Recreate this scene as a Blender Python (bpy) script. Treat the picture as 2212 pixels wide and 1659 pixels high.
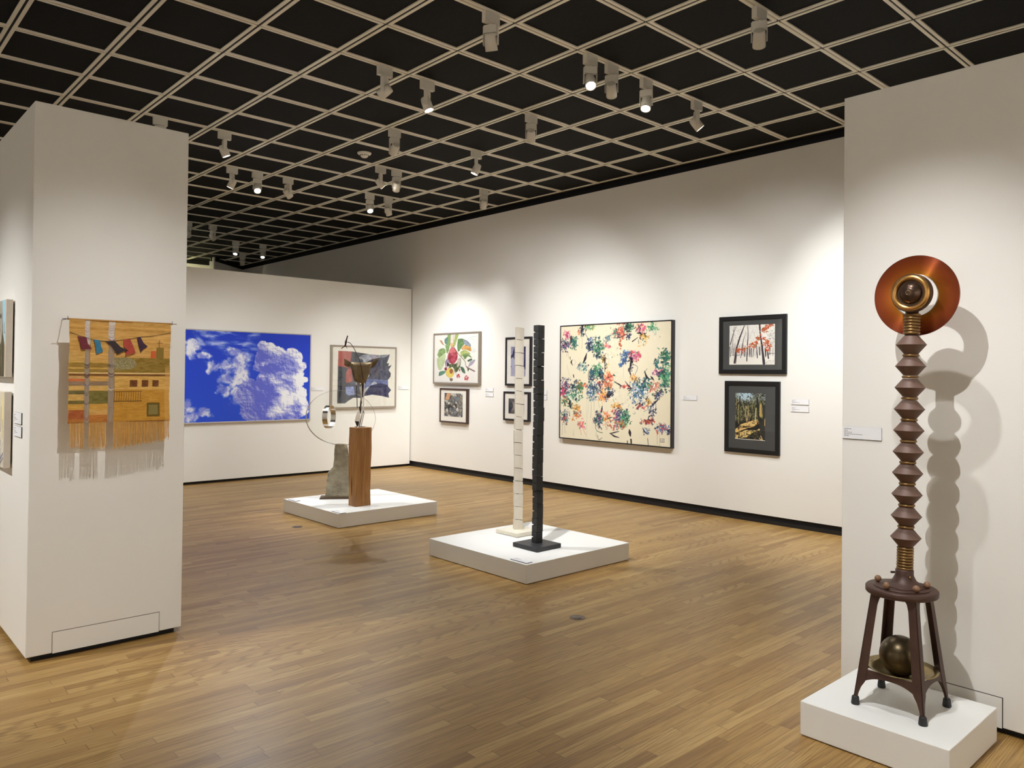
import bpy, bmesh, math, random
import numpy as np
from mathutils import Vector, Matrix, Quaternion

# ------------------------------------------------------------------ camera, world, exposure
S = bpy.context.scene
COL = S.collection
for o in list(bpy.data.objects):
    bpy.data.objects.remove(o)

CAM = Vector((-0.40134, -6.20401, 1.46456))
r_ = Vector((0.73748647, -0.67527094, 0.01108482))
u_ = Vector((-0.01599169, -0.00105181, 0.99987157))
f_ = Vector((0.67517256, 0.73756902, 0.01157442))
cd = bpy.data.cameras.new('camera')
cd.sensor_fit = 'HORIZONTAL'
cd.sensor_width = 36.0
cd.lens = 27.1779
cd.shift_x = 0.00149
cd.shift_y = -0.0178
cd.clip_start = 0.05
cam = bpy.data.objects.new('camera', cd)
M = Matrix((r_, u_, -f_)).transposed().to_4x4()
M.translation = CAM
cam.matrix_world = M
COL.objects.link(cam)
S.camera = cam

W = bpy.data.worlds.new('world')
S.world = W
W.use_nodes = True
W.node_tree.nodes['Background'].inputs[0].default_value = (0.02, 0.02, 0.022, 1)
W.node_tree.nodes['Background'].inputs[1].default_value = 1.0
S.view_settings.view_transform = 'Standard'
S.view_settings.look = 'None'
S.view_settings.gamma = 1
S.view_settings.use_curve_mapping = False
S.view_settings.exposure = 0.12

LIGHT_SCALE = 2.5

# room constants (metres)
CELL = 0.61
CEIL = 3.807
WALLX = 6.745
WTOP = 3.724
PTOP = 2.81      # height of the free-standing partitions

# ------------------------------------------------------------------ small helpers
def lin(c):
    a = []
    for v in c[:3]:
        v = v / 255.0
        a.append(v / 12.92 if v <= 0.04045 else ((v + 0.055) / 1.055) ** 2.4)
    return (a[0], a[1], a[2], 1.0)

class NT:
    def __init__(s, name):
        s.m = bpy.data.materials.new(name)
        s.m.use_nodes = True
        s.t = s.m.node_tree
        s.n = s.t.nodes
        s.b = s.n['Principled BSDF']
        s.out = s.n['Material Output']
    def add(s, ty, **kw):
        n = s.n.new(ty)
        for k, v in kw.items():
            setattr(n, k, v)
        return n
    def link(s, a, b):
        s.t.links.new(a, b)
    def math(s, op, a, b=None, clamp=False):
        n = s.add('ShaderNodeMath', operation=op, use_clamp=clamp)
        for i, v in enumerate((a, b)):
            if v is None:
                continue
            if isinstance(v, (int, float)):
                n.inputs[i].default_value = v
            else:
                s.link(v, n.inputs[i])
        return n.outputs[0]
    def mix(s, fac, a, b, mode='MIX'):
        n = s.add('ShaderNodeMix', data_type='RGBA', blend_type=mode)
        for i, v in ((0, fac), (6, a), (7, b)):
            if isinstance(v, (int, float)):
                n.inputs[i].default_value = v
            elif isinstance(v, tuple):
                n.inputs[i].default_value = v
            else:
                s.link(v, n.inputs[i])
        return n.outputs[2]
    def noise(s, vec, scale, detail=3, rough=0.5, dist=0.0):
        n = s.add('ShaderNodeTexNoise')
        n.inputs['Scale'].default_value = scale
        n.inputs['Detail'].default_value = detail
        n.inputs['Roughness'].default_value = rough
        n.inputs['Distortion'].default_value = dist
        if vec is not None:
            s.link(vec, n.inputs['Vector'])
        return n.outputs[0]
    def ramp(s, fac, stops):
        n = s.add('ShaderNodeValToRGB')
        e = n.color_ramp.elements
        while len(e) < len(stops):
            e.new(0.5)
        for i, (p, c) in enumerate(stops):
            e[i].position = p
            e[i].color = c
        s.link(fac, n.inputs[0])
        return n.outputs[0]
    def obj(s, scale=None):
        tc = s.add('ShaderNodeTexCoord')
        if scale is None:
            return tc.outputs['Object']
        mp = s.add('ShaderNodeMapping')
        mp.inputs['Scale'].default_value = scale
        s.link(tc.outputs['Object'], mp.inputs['Vector'])
        return mp.outputs[0]
    def bump(s, h, strength=0.3, dist=0.01):
        n = s.add('ShaderNodeBump')
        n.inputs['Strength'].default_value = strength
        n.inputs['Distance'].default_value = dist
        s.link(h, n.inputs['Height'])
        s.link(n.outputs[0], s.b.inputs['Normal'])

def mat(name, col, rough=0.5, metal=0.0, var=0.0, vscale=8.0, bump=0.0, bscale=60.0, stretch=(1, 1, 1), coat=0.0, spec=0.5):
    t = NT(name)
    c = lin(col)
    t.b.inputs['Roughness'].default_value = rough
    t.b.inputs['Metallic'].default_value = metal
    t.b.inputs['Coat Weight'].default_value = coat
    t.b.inputs['Specular IOR Level'].default_value = spec
    v = t.obj(stretch)
    if var > 0:
        f = t.noise(v, vscale, 5, 0.6)
        lo = tuple(max(0, x * (1 - var)) for x in c[:3]) + (1,)
        hi = tuple(min(1, x * (1 + var)) for x in c[:3]) + (1,)
        t.link(t.ramp(f, [(0.25, lo), (0.75, hi)]), t.b.inputs['Base Color'])
    else:
        t.b.inputs['Base Color'].default_value = c
    if bump > 0:
        t.bump(t.noise(v, bscale, 3), bump, 0.003)
    return t.m

def glass_mat(name, ior=1.45, rough=0.02, tint=(1, 1, 1, 1)):
    t = NT(name)
    tr = t.add('ShaderNodeBsdfTransparent'); tr.inputs[0].default_value = tint
    gl = t.add('ShaderNodeBsdfGlossy'); gl.inputs['Roughness'].default_value = rough
    lw = t.add('ShaderNodeLayerWeight'); lw.inputs[0].default_value = 0.5
    f0 = ((ior-1)/(ior+1))**2
    p5 = t.math('POWER', lw.outputs['Facing'], 5.0)
    fr = t.math('ADD', t.math('MULTIPLY', p5, 1-f0), f0)
    mx = t.add('ShaderNodeMixShader')
    t.link(fr, mx.inputs[0]); t.link(tr.outputs[0], mx.inputs[1]); t.link(gl.outputs[0], mx.inputs[2])
    t.link(mx.outputs[0], t.out.inputs['Surface'])
    return t.m

class MB:
    """collects shapes, builds them as one mesh object"""
    def __init__(s):
        s.v = []; s.f = []; s.smooth = []
    def add(s, vs, fs, smooth=False):
        k = len(s.v)
        s.v += [tuple(v) for v in vs]
        s.f += [tuple(i + k for i in f) for f in fs]
        s.smooth += [smooth] * len(fs)
        return s
    def box(s, x0, x1, y0, y1, z0, z1):
        vs = [(x0,y0,z0),(x1,y0,z0),(x1,y1,z0),(x0,y1,z0),(x0,y0,z1),(x1,y0,z1),(x1,y1,z1),(x0,y1,z1)]
        return s.add(vs, [(0,3,2,1),(4,5,6,7),(0,1,5,4),(1,2,6,5),(2,3,7,6),(3,0,4,7)])
    def hexa(s, a, b):
        """a, b: four points each (bottom, top), counter-clockwise seen from above"""
        return s.add(list(a) + list(b), [(0,3,2,1),(4,5,6,7),(0,1,5,4),(1,2,6,5),(2,3,7,6),(3,0,4,7)])
    def lathe(s, prof, c=(0,0,0), n=40, axis='Z', smooth=True, tilt=None):
        vs = []; fs = []
        for (r, h) in prof:
            for i in range(n):
                a = 2 * math.pi * i / n
                p = Vector((r * math.cos(a), r * math.sin(a), h))
                if axis == 'X':
                    p = Vector((p.z, p.x, p.y))
                elif axis == 'Y':
                    p = Vector((p.x, p.z, p.y))
                if tilt is not None:
                    p = tilt @ p
                vs.append(p + Vector(c))
        m = len(prof)
        for j in range(m - 1):
            for i in range(n):
                i2 = (i + 1) % n
                q = (j*n+i, j*n+i2, (j+1)*n+i2, (j+1)*n+i)
                fs.append(q if axis != 'Y' else q[::-1])
        s.add(vs, fs, smooth)
        if prof[0][0] > 1e-6:
            k = len(s.v) - len(vs)
            f = tuple(k + i for i in range(n))
            s.f.append(f[::-1] if axis != 'Y' else f); s.smooth.append(False)
        if prof[-1][0] > 1e-6:
            k = len(s.v) - n
            f = tuple(k + i for i in range(n))
            s.f.append(f if axis != 'Y' else f[::-1]); s.smooth.append(False)
        return s
    def torus(s, R, r, c=(0,0,0), axis='Z', n=48, m=12):
        vs = []; fs = []
        for i in range(n):
            a = 2*math.pi*i/n
            for j in range(m):
                b = 2*math.pi*j/m
                p = Vector(((R + r*math.cos(b))*math.cos(a), (R + r*math.cos(b))*math.sin(a), r*math.sin(b)))
                if axis == 'X': p = Vector((p.z, p.x, p.y))
                if axis == 'Y': p = Vector((p.y, p.z, p.x))
                vs.append(p + Vector(c))
        for i in range(n):
            for j in range(m):
                fs.append((i*m+j, ((i+1)%n)*m+j, ((i+1)%n)*m+(j+1)%m, i*m+(j+1)%m))
        return s.add(vs, fs, True)
    def sphere(s, r, c=(0,0,0), n=28, sc=(1,1,1)):
        prof = [(max(1e-7, r*math.sin(math.pi*i/(n//2))), -r*math.cos(math.pi*i/(n//2))) for i in range(n//2+1)]
        k = len(s.v)
        s.lathe(prof, (0,0,0), n)
        for i in range(k, len(s.v)):
            v = s.v[i]; s.v[i] = (v[0]*sc[0]+c[0], v[1]*sc[1]+c[1], v[2]*sc[2]+c[2])
        return s
    def tube(s, pts, rad, n=10, flat=None):
        """tube through points; rad: number or list; flat=(a,b) scales the section"""
        P = [Vector(p) for p in pts]
        m = len(P)
        R = rad if isinstance(rad, (list, tuple)) else [rad]*m
        up = Vector((0,0,1))
        vs = []; fs = []
        prev = None
        for i in range(m):
            t = (P[min(i+1,m-1)] - P[max(i-1,0)]).normalized()
            if prev is None:
                a = t.cross(up)
                if a.length < 1e-3: a = t.cross(Vector((0,1,0)))
                a.normalize()
            else:
                a = (prev - t*prev.dot(t)).normalized()
            prev = a
            b = t.cross(a)
            for j in range(n):
                w = 2*math.pi*(j + 0.5)/n
                fa, fb = flat if flat else (1,1)
                vs.append(P[i] + a*math.cos(w)*R[i]*fa + b*math.sin(w)*R[i]*fb)
        for i in range(m-1):
            for j in range(n):
                fs.append((i*n+j, (i+1)*n+j, (i+1)*n+(j+1)%n, i*n+(j+1)%n))
        k = len(s.v)
        s.add(vs, fs, n > 4)
        s.f.append(tuple(k+j for j in range(n))); s.smooth.append(False)
        s.f.append(tuple(k+(m-1)*n+j for j in range(n))[::-1]); s.smooth.append(False)
        return s
    def prism(s, poly, y0, y1):
        """polygon in x,z extruded along y"""
        n = len(poly)
        vs = [(p[0], y0, p[1]) for p in poly] + [(p[0], y1, p[1]) for p in poly]
        fs = [tuple(range(n)), tuple(range(2*n-1, n-1, -1))]
        fs += [(i, i+n, (i+1)%n+n, (i+1)%n) for i in range(n)]
        return s.add(vs, fs)
    def build(s, name, material, parent=None, bevel=0.0, fix=True, bang=40):
        me = bpy.data.meshes.new(name)
        me.from_pydata(s.v, [], s.f)
        me.polygons.foreach_set('use_smooth', s.smooth)
        me.update()
        if fix:
            bm = bmesh.new(); bm.from_mesh(me)
            bmesh.ops.recalc_face_normals(bm, faces=bm.faces)
            bm.to_mesh(me); bm.free()
        if isinstance(material, (list, tuple)):
            for m in material: me.materials.append(m)
        elif material: me.materials.append(material)
        o = bpy.data.objects.new(name, me)
        COL.objects.link(o)
        if parent: o.parent = parent
        if bevel > 0:
            b = o.modifiers.new('bevel', 'BEVEL'); b.width = bevel; b.segments = 2
            b.limit_method = 'ANGLE'; b.angle_limit = math.radians(bang)
        return o

def thing(name, label, cat, loc=(0,0,0), rz=0.0, group=None):
    o = bpy.data.objects.new(name, None)
    o.empty_display_size = 0.1
    COL.objects.link(o)
    o.location = loc; o.rotation_euler = (0, 0, rz)
    return tag(o, label, cat, group)
def tag(o, label, cat, group=None, kind=None):
    if label: o['label'] = label
    if cat: o['category'] = cat
    if group: o['group'] = group
    if kind: o['kind'] = kind
    return o
def struct(o, label=None):
    o['kind'] = 'structure'
    if label: o['label'] = label
    return o

# ------------------------------------------------------------------ materials of the room
def wall_material(name, col):
    t = NT(name)
    v = t.obj()
    f = t.noise(v, 1.3, 3)
    c = lin(col)
    lo = tuple(x*0.985 for x in c[:3])+(1,)
    t.link(t.ramp(f, [(0.3, lo), (0.7, c)]), t.b.inputs['Base Color'])
    t.b.inputs['Roughness'].default_value = 0.62
    t.b.inputs['Specular IOR Level'].default_value = 0.3
    t.bump(t.noise(v, 160, 2), 0.12, 0.002)
    return t.m
WHITE = wall_material('white wall paint', (238, 234, 226))
WHITE2 = mat('white plinth paint', (240, 238, 233), 0.5, bump=0.06, bscale=200, spec=0.35)
BLACKR = mat('black reveal', (9, 8, 9), 0.7)
BLACKB = mat('black rubber base', (26, 26, 28), 0.45)
GRID = mat('cream ceiling grid paint', (236, 230, 212), 0.45, var=0.04, vscale=3)
TRACK = mat('beige track insert', (206, 196, 174), 0.35)
FIX = mat('off white fixture enamel', (222, 216, 202), 0.45, bump=0.1, bscale=300)
FIXIN = mat('dark fixture gap', (40, 36, 32), 0.6)
CARD = mat('white label card', (238, 236, 236), 0.6)
CARDK = mat('black card core', (50, 42, 42), 0.6)
INK = mat('grey label ink', (120, 116, 118), 0.7)
LINE = mat('dark joint shadow gap', (60, 52, 44), 0.8)

def tile_material():
    t = NT('charcoal ceiling tile')
    v = t.obj()
    n = t.noise(v, 90, 4, 0.7)
    t.link(t.ramp(n, [(0.3, lin((20, 20, 19))), (0.7, lin((30, 30, 29)))]), t.b.inputs['Base Color'])
    t.b.inputs['Roughness'].default_value = 0.75
    t.b.inputs['Specular IOR Level'].default_value = 0.12
    t.bump(n, 0.5, 0.004)
    return t.m
TILE = tile_material()

def floor_material():
    t = NT('oak strip floor')
    tc = t.add('ShaderNodeTexCoord')
    sep = t.add('ShaderNodeSeparateXYZ'); t.link(tc.outputs['Object'], sep.inputs[0])
    x, y = sep.outputs[0], sep.outputs[1]
    w = 0.057
    yr = t.math('DIVIDE', y, w)
    row = t.math('FLOOR', yr)
    fy = t.math('FRACT', yr)
    wn = t.add('ShaderNodeTexWhiteNoise', noise_dimensions='1D'); t.link(row, wn.inputs['W'])
    off = t.math('MULTIPLY', wn.outputs[0], 7.3)
    ln = t.math('ADD', t.math('MULTIPLY', t.math('FRACT', t.math('MULTIPLY', wn.outputs[0], 31.7)), 0.55), 0.5)
    xs = t.math('DIVIDE', t.math('ADD', x, off), ln)
    colx = t.math('FLOOR', xs)
    fx = t.math('FRACT', xs)
    cmb = t.add('ShaderNodeCombineXYZ'); t.link(row, cmb.inputs[0]); t.link(colx, cmb.inputs[1])
    wn2 = t.add('ShaderNodeTexWhiteNoise', noise_dimensions='3D'); t.link(cmb.outputs[0], wn2.inputs['Vector'])
    rnd = wn2.outputs[0]
    sepc = t.add('ShaderNodeSeparateColor'); t.link(wn2.outputs[1], sepc.inputs[0])
    rnd2 = sepc.outputs[1]
    # board local coordinates, shifted per board
    ov = t.add('ShaderNodeCombineXYZ')
    t.link(t.math('ADD', x, t.math('MULTIPLY', rnd, 50.0)), ov.inputs[0])
    t.link(t.math('ADD', y, t.math('MULTIPLY', rnd2, 3.0)), ov.inputs[1])
    t.link(t.math('MULTIPLY', rnd2, 9.0), ov.inputs[2])
    m1 = t.add('ShaderNodeMapping'); m1.inputs['Scale'].default_value = (4.0, 110.0, 1.0); t.link(ov.outputs[0], m1.inputs[0])
    fine = t.noise(m1.outputs[0], 1.0, 5, 0.65, 0.4)
    m2 = t.add('ShaderNodeMapping'); m2.inputs['Scale'].default_value = (0.75, 14.0, 1.0); t.link(ov.outputs[0], m2.inputs[0])
    wv = t.add('ShaderNodeTexWave', wave_type='RINGS', rings_direction='Z')
    wv.inputs['Scale'].default_value = 3.2; wv.inputs['Distortion'].default_value = 3.6
    wv.inputs['Detail'].default_value = 2.5; wv.inputs['Detail Scale'].default_value = 0.9
    t.link(m2.outputs[0], wv.inputs['Vector'])
    base = t.ramp(rnd, [(0.0, lin((156, 119, 68))), (0.12, lin((169, 131, 75))), (0.35, lin((175, 138, 80))), (0.7, lin((181, 145, 86))), (1.0, lin((192, 157, 98)))])
    g = t.ramp(fine, [(0.34, (0.62, 0.55, 0.45, 1)), (0.58, (1, 1, 1, 1))])
    c1 = t.mix(0.95, base, g, 'MULTIPLY')
    cath = t.ramp(wv.outputs[0], [(0.0, (0.56, 0.47, 0.37, 1)), (0.34, (1, 1, 1, 1))])
    amt = t.math('MULTIPLY', t.math('GREATER_THAN', rnd2, 0.45), 0.6)
    c2 = t.mix(amt, c1, cath, 'MULTIPLY')
    # joints
    ey = t.math('MINIMUM', fy, t.math('SUBTRACT', 1.0, fy))
    ex = t.math('MULTIPLY', t.math('MINIMUM', fx, t.math('SUBTRACT', 1.0, fx)), 9.0)
    e = t.math('MINIMUM', ey, ex)
    j = t.ramp(e, [(0.0, (0.42, 0.34, 0.26, 1)), (0.035, (1, 1, 1, 1))])
    c3 = t.mix(0.8, c2, j, 'MULTIPLY')
    t.link(c3, t.b.inputs['Base Color'])
    big = t.noise(tc.outputs['Object'], 0.9, 3)
    rr = t.add('ShaderNodeMapRange'); t.link(fine, rr.inputs[0])
    rr.inputs[3].default_value = 0.34; rr.inputs[4].default_value = 0.46
    t.link(rr.outputs[0], t.b.inputs['Roughness'])
    t.b.inputs['Specular IOR Level'].default_value = 0.32
    t.b.inputs['Coat Weight'].default_value = 0.10
    t.b.inputs['Coat Roughness'].default_value = 0.28
    bp = t.math('ADD', t.math('MULTIPLY', fine, 0.35), t.math('MULTIPLY', big, 0.6))
    t.bump(t.math('ADD', bp, t.math('MULTIPLY', t.math('MINIMUM', e, 0.04), 8.0)), 0.10, 0.002)
    return t.m

# ------------------------------------------------------------------ room shell
X0, X1, Y0, Y1 = -5.5, 6.80, -9.5, 10.9
YB = 10.30   # inner face of the far end wall
struct(MB().box(X0-.2, X1+.2, Y0-.2, Y1+.2, -0.1, 0).build('floor', floor_material()))
struct(MB().box(X0-.2, X1+.2, Y0-.2, Y1+.2, CEIL, CEIL+.1).build('ceiling', TILE))
struct(MB().box(WALLX, X1, Y0, Y1, 0.083, WTOP).build('wall_right', WHITE))
struct(MB().box(X1, X1+.1, Y0, Y1, 0, CEIL).build('wall_outer_right', BLACKR))
bb = MB().box(WALLX+.02, X1, Y0, Y1, 0, 0.083)
bbo = struct(bb.build('baseboard_right', BLACKR))
MB().box(WALLX+.004, WALLX+.02, Y0, Y1, 0, 0.036).build('toe_strip', BLACKB, bbo)
struct(MB().box(WALLX-.058, WALLX-.046, Y0, 10.3, CEIL-.012, CEIL).build('trim_2', mat('dull edge moulding', (70, 70, 62), 0.5)))
struct(MB().box(WALLX-.046, X1, Y0, 10.3, CEIL-.003, CEIL).build('trim_3', BLACKR))
struct(MB().box(X0-.1, X0, Y0, Y1, 0, CEIL).build('wall_left', WHITE))
struct(MB().box(X0, X1, Y0-.1, Y0, 0, CEIL).build('wall_front', WHITE))
struct(MB().box(X0, 6.25, YB, YB+.1, .083, WTOP).build('wall_back', WHITE))
struct(MB().box(X0, 6.25, YB+.001, YB+.1, WTOP, CEIL).build('trim_4', BLACKR))
struct(MB().box(X0, 6.25, YB+.015, YB+.1, 0, .083).build('baseboard_back', BLACKR))
struct(MB().box(X0, X1, Y1, Y1+.1, 0, CEIL).build('wall_outer_back', BLACKR))

# angled wall in the far corner, black reveal along its top, and its jamb that reaches the ceiling
def slab(p, q, th, z0, z1):
    p = Vector(p); q = Vector(q); d = (q-p).normalized(); n = Vector((-d.y, d.x))*th
    a = [(p.x,p.y,z0),(q.x,q.y,z0),(q.x+n.x,q.y+n.y,z0),(p.x+n.x,p.y+n.y,z0)]
    return a, [(v[0],v[1],z1) for v in a]
A_, B_ = (6.78, 10.46), (5.80, 9.58)
m = MB(); m.hexa(*slab(B_, A_, .12, .083, WTOP)); struct(m.build('wall_corner', WHITE))
m = MB(); m.hexa(*slab((5.81,9.60), (6.78,10.47), .10, WTOP, CEIL)); struct(m.build('trim_5', BLACKR))
m = MB(); m.hexa(*slab((5.81,9.60), (6.78,10.47), .10, 0, .083)); struct(m.build('baseboard_corner', BLACKR))
struct(MB().box(5.768, 5.80, 9.575, 9.75, 0, CEIL).build('trim_6', WHITE))

# free-standing partitions: white block lifted a little on a dark recessed kick
def partition(name, x0, x1, y0, y1, gap=0.03):
    w = struct(MB().box(x0, x1, y0, y1, gap, PTOP).build(name, WHITE, bevel=0.004))
    MB().box(x0+.03, x1-.03, y0+.03, y1-.03, 0, gap).build('kick', BLACKR, w)
    return w
PL = partition('wall_near_left', 0.435, 1.190, -1.750, 0.65)
PR = partition('wall_near_right', 3.270, 4.02, -9.4, -4.548)
PB = partition('wall_middle', 0.95, 6.728, 3.930, 4.53, 0.035)

# access hatches cut into the foot of both near partitions
h = MB(); h.box(.553, 1.069, -1.7515, -1.7500, .028, .134)
h.build('access_panel', WHITE, PL)
h = MB(); h.box(.551,1.071,-1.7508,-1.75,.1335,.1365); h.box(.5505,.5535,-1.7508,-1.75,.03,.1365); h.box(1.0685,1.0715,-1.7508,-1.75,.03,.1365)
h.build('panel_joint', LINE, PL)
h = MB(); h.box(3.2685, 3.27, -5.22, -4.656, .028, .152)
h.build('access_panel', WHITE, PR)
h = MB(); h.box(3.2692,3.27,-5.222,-4.654,.1515,.155); h.box(3.2692,3.27,-5.2235,-5.2195,.03,.155); h.box(3.2692,3.27,-4.6565,-4.6535,.03,.155)
h.build('panel_joint', LINE, PR)

# ceiling grid: a flanged frame round each tile, open slot between neighbours
g = MB()
GW, SL = 0.0228, 0.0062
zb = CEIL - 0.009
for ix in range(-9, 11):
    for iy in range(-15, 17):
        xa, xb = ix*CELL+SL+.0025, (ix+1)*CELL-SL-.0025
        ya, yb = iy*CELL+SL, (iy+1)*CELL-SL
        if xb > WALLX-.06: xb = WALLX-.06
        k = len(g.v)
        for (qa, qb, qc, qd, z) in ((xa,xb,ya,yb,zb), (xa+GW,xb-GW,ya+GW,yb-GW,zb), (xa,xb,ya,yb,CEIL), (xa+GW,xb-GW,ya+GW,yb-GW,CEIL)):
            g.v += [(qa,qc,z),(qb,qc,z),(qb,qd,z),(qa,qd,z)]
        for i in range(4):
            j = (i+1) % 4
            g.f += [(k+i,k+4+i,k+4+j,k+j), (k+i,k+j,k+8+j,k+8+i), (k+4+i,k+12+i,k+12+j,k+4+j)]
            g.smooth += [False]*3
GO = struct(g.build('trim_1', GRID, fix=False))
sl = MB()
for ix in range(-8, 11):
    sl.box(ix*CELL-SL-.002, ix*CELL+SL+.002, -9.1, 10.2, CEIL-.004, CEIL-.0005)
for iy in range(-14, 17):
    if iy % 2: sl.box(-5.4, WALLX-.06, iy*CELL-SL, iy*CELL+SL, CEIL-.0035, CEIL-.0004)
sl.build('slot', BLACKR, GO)
for iy in range(-14, 17, 2):
    tr = MB()
    for ix in range(-9, 11):
        xe = min((ix+1)*CELL-.03, WALLX-.06)
        tr.box(ix*CELL+.03, xe, iy*CELL-.0045, iy*CELL+.0025, CEIL-.012, CEIL-.001)
    tr.build('track_insert', TRACK, GO)

# ------------------------------------------------------------------ track spotlights
LENS = NT('lit lamp lens')
LENS.b.inputs['Base Color'].default_value = (1, 1, 1, 1)
LENS.b.inputs['Emission Color'].default_value = (1.0, 0.96, 0.9, 1)
LENS.b.inputs['Emission Strength'].default_value = 60.0
LENS = LENS.m
FGRP = 'track spotlights on the ceiling grid'
def track_light(x, row, target, label, power=60, angle=42, blend=1.0, radius=0.025, warm=(0.96, 0.985, 1.0), drop=0.19):
    y = row*CELL
    t = thing('track_spotlight', label, 'spotlight', (x, y, CEIL-.010), 0, FGRP)
    MB().box(-.062, .062, -.019, .019, -.074, 0).build('track_adapter', FIX, t, bevel=.003)
    piv = Vector((0, 0, -drop))
    d = Vector(target) - Vector((x, y, CEIL-drop-.01)); d.normalize()
    az = math.atan2(d.y, d.x) - math.pi/2
    yk = MB()
    yk.box(-.044, .044, -.018, .018, -.132, -.080)
    yk.lathe([(.013, -.081), (.013, -.073)], n=16)
    yk.box(-.050, -.044, -.016, .016, -drop-.016, -.086)
    yk.box(.044, .050, -.016, .016, -drop-.016, -.086)
    yo = yk.build('yoke', FIX, t, bevel=.002); yo.rotation_euler = (0, 0, az)
    # lamp head: local -Z is the beam
    q = (-d).to_track_quat('Z', 'Y')
    hd = MB()
    hd.lathe([(.030, .058), (.036, .052), (.040, .02), (.0405, -.052), (.0355, -.052), (.035, -.030), (.0001, -.030)], n=28)
    ho = hd.build('lamp_head', FIX, t)
    ho.location = piv; ho.rotation_mode = 'QUATERNION'; ho.rotation_quaternion = q
    le = MB(); le.lathe([(.0345, -.030), (.030, -.036), (.015, -.041), (.0001, -.042)], n=24)
    lo = le.build('lens', LENS, ho, fix=True)
    ld = bpy.data.lights.new('spot', 'SPOT')
    ld.energy = power*LIGHT_SCALE; ld.spot_size = math.radians(angle); ld.spot_blend = blend
    ld.shadow_soft_size = radius; ld.color = warm
    l = bpy.data.objects.new('beam', ld); COL.objects.link(l); l.parent = ho
    l.location = (0, 0, -.075)
    return t

LP = [
 # x, row, target, label, power, angle
 (2.84, -4, (3.95, -1.75, 0.9), 'white track spotlight turned away, highest of those left of the upper centre', 125, 42),
 (3.80, -4, (2.4, -4.3, 0.3), 'glowing spotlight at the left end of the row of four above the abstract painting', 14, 64),
 (4.04, -4, (6.7, -0.4, 0.9), 'track spotlight turned away, second in the row of four above the abstract painting', 92, 80),
 (4.46, -4, (3.0, -3.2, 0.2), 'glowing track spotlight, third in the row of four above the abstract painting', 14, 64),
 (5.15, -4, (6.7, -3.9, 1.0), 'glowing spotlight at the right end of the row of four above the abstract painting', 85, 84),
 (4.03, -6, (6.7, -2.1, 1.0), 'track spotlight turned away, the one nearest the upper right corner of the ceiling', 106, 80),
 (3.23, -2, (3.85, -1.95, 0.9), 'glowing track spotlight right of the left-pointing one, above the two slim totems', 66, 46),
 (4.38, -2, (6.7, 1.25, 1.0), 'track spotlight turned away, alone above the pair of black and white photographs', 105, 80),
 (4.76, 0, (3.9, 0.75, 0.9), 'glowing track spotlight below and left of the lone one turned away, over the right wall', 80, 50),
 (2.83, -2, (0.9, 1.4, 1.5), 'track spotlight pointing down to the left with its white lens showing edge on', 50, 70),
 (1.99, 2, (3.6, 3.93, 0.5), 'track spotlight half hidden behind the top of the left partition', 68, 62),
 (2.59, 2, (3.75, 0.95, 0.9), 'track spotlight with a small lit lens, just right of the left partition top', 75, 50),
 (3.74, 0, (4.4, 3.93, 0.5), 'track spotlight facing away beside the round smoke detector', 72, 62),
 (3.175, 4, (2.2, 3.2, 1.0), 'leftmost of the three spotlights in a row left of the smoke detector, head square on', 40, 68),
 (3.476, 4, (2.6, -0.2, 0.2), 'glowing spotlight in the middle of the row of three left of the smoke detector', 60, 90),
 (3.86, 4, (6.7, 3.1, 1.0), 'rightmost of the three spotlights in a row left of the smoke detector, head tipped right', 60, 68),
 (4.375, 2, (6.7, 0.2, 1.0), 'left one of the close pair of spotlights below the smoke detector, lens aimed right', 60, 68),
 (4.59, 2, (5.9, 3.93, 0.5), 'right one of the close pair of spotlights below the smoke detector, head bright', 60, 62),
 (5.00, 4, (4.4, 0.2, 0.1), 'glowing spotlight lower than the close pair, left of a dim one', 50, 90),
 (5.285, 4, (6.7, 2.9, 1.0), 'dim spotlight just right of the glowing one below the close pair', 80, 70),
 (4.00, 10, (6.7, 8.0, 1.0), 'small far spotlight cut by the edge of the left partition', 30, 50),
 (4.39, 10, (6.7, 7.0, 1.0), 'small far spotlight with a dark yoke, right of the one cut by the left partition', 30, 50),
 (5.28, 12, (4.2, 6.0, 0.5), 'glowing far spotlight, left of the two lowest glowing ones', 20, 50),
 (5.79, 12, (5.0, 6.0, 0.5), 'glowing far spotlight, right of the two lowest glowing ones', 20, 50),
 (5.93, 14, (6.7, 9.6, 1.0), 'smallest spotlight, hanging just below the left far glowing one', 22, 50),
 (5.905, 2, (6.7, 2.75, 0.9), 'spotlight with a tipped head closest to the black band over the right wall', 34, 60),
]
for (x, row, tg, lab, pw, an) in LP:
    track_light(x, row, tg, lab, pw, an)
# unseen spotlights on these tracks: some inferred from the light, others added as fill
OUT = 'track spotlight outside the frame, '
track_light(0.87, -8, (3.05, -4.96, 0.8), OUT+'further one aimed at the brown totem with the copper disc', 92, 58, 1, 0.012)
track_light(2.20, -8, (2.98, -4.96, 0.8), OUT+'nearer one aimed at the brown totem with the copper disc', 42, 60, 1, 0.016)
track_light(0.86, -6, (0.82, -1.75, 0.40), OUT+'aimed at the ochre wall hanging', 64, 62, 1, 0.010)
track_light(-2.0, -2, (0.43, -1.2, 0.45), OUT+'aimed at the two canvases on the left partition', 165, 56)
track_light(5.2, -8, (6.7, -4.2, 1.0), OUT+'aimed at the right wall behind the right partition', 70, 84)  # added for more light along the right wall
track_light(-0.6, -6, (0.2, -3.2, 0.0), OUT+'washing the floor before the left partition', 26, 70)  # added floor wash, its bounce lifts the ceiling
track_light(-3.0, -8, (-5.4, -5.0, 1.4), OUT+'aimed at the far left wall', 235, 110)  # added fill: wide beam off the left wall raises the ambient level
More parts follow.
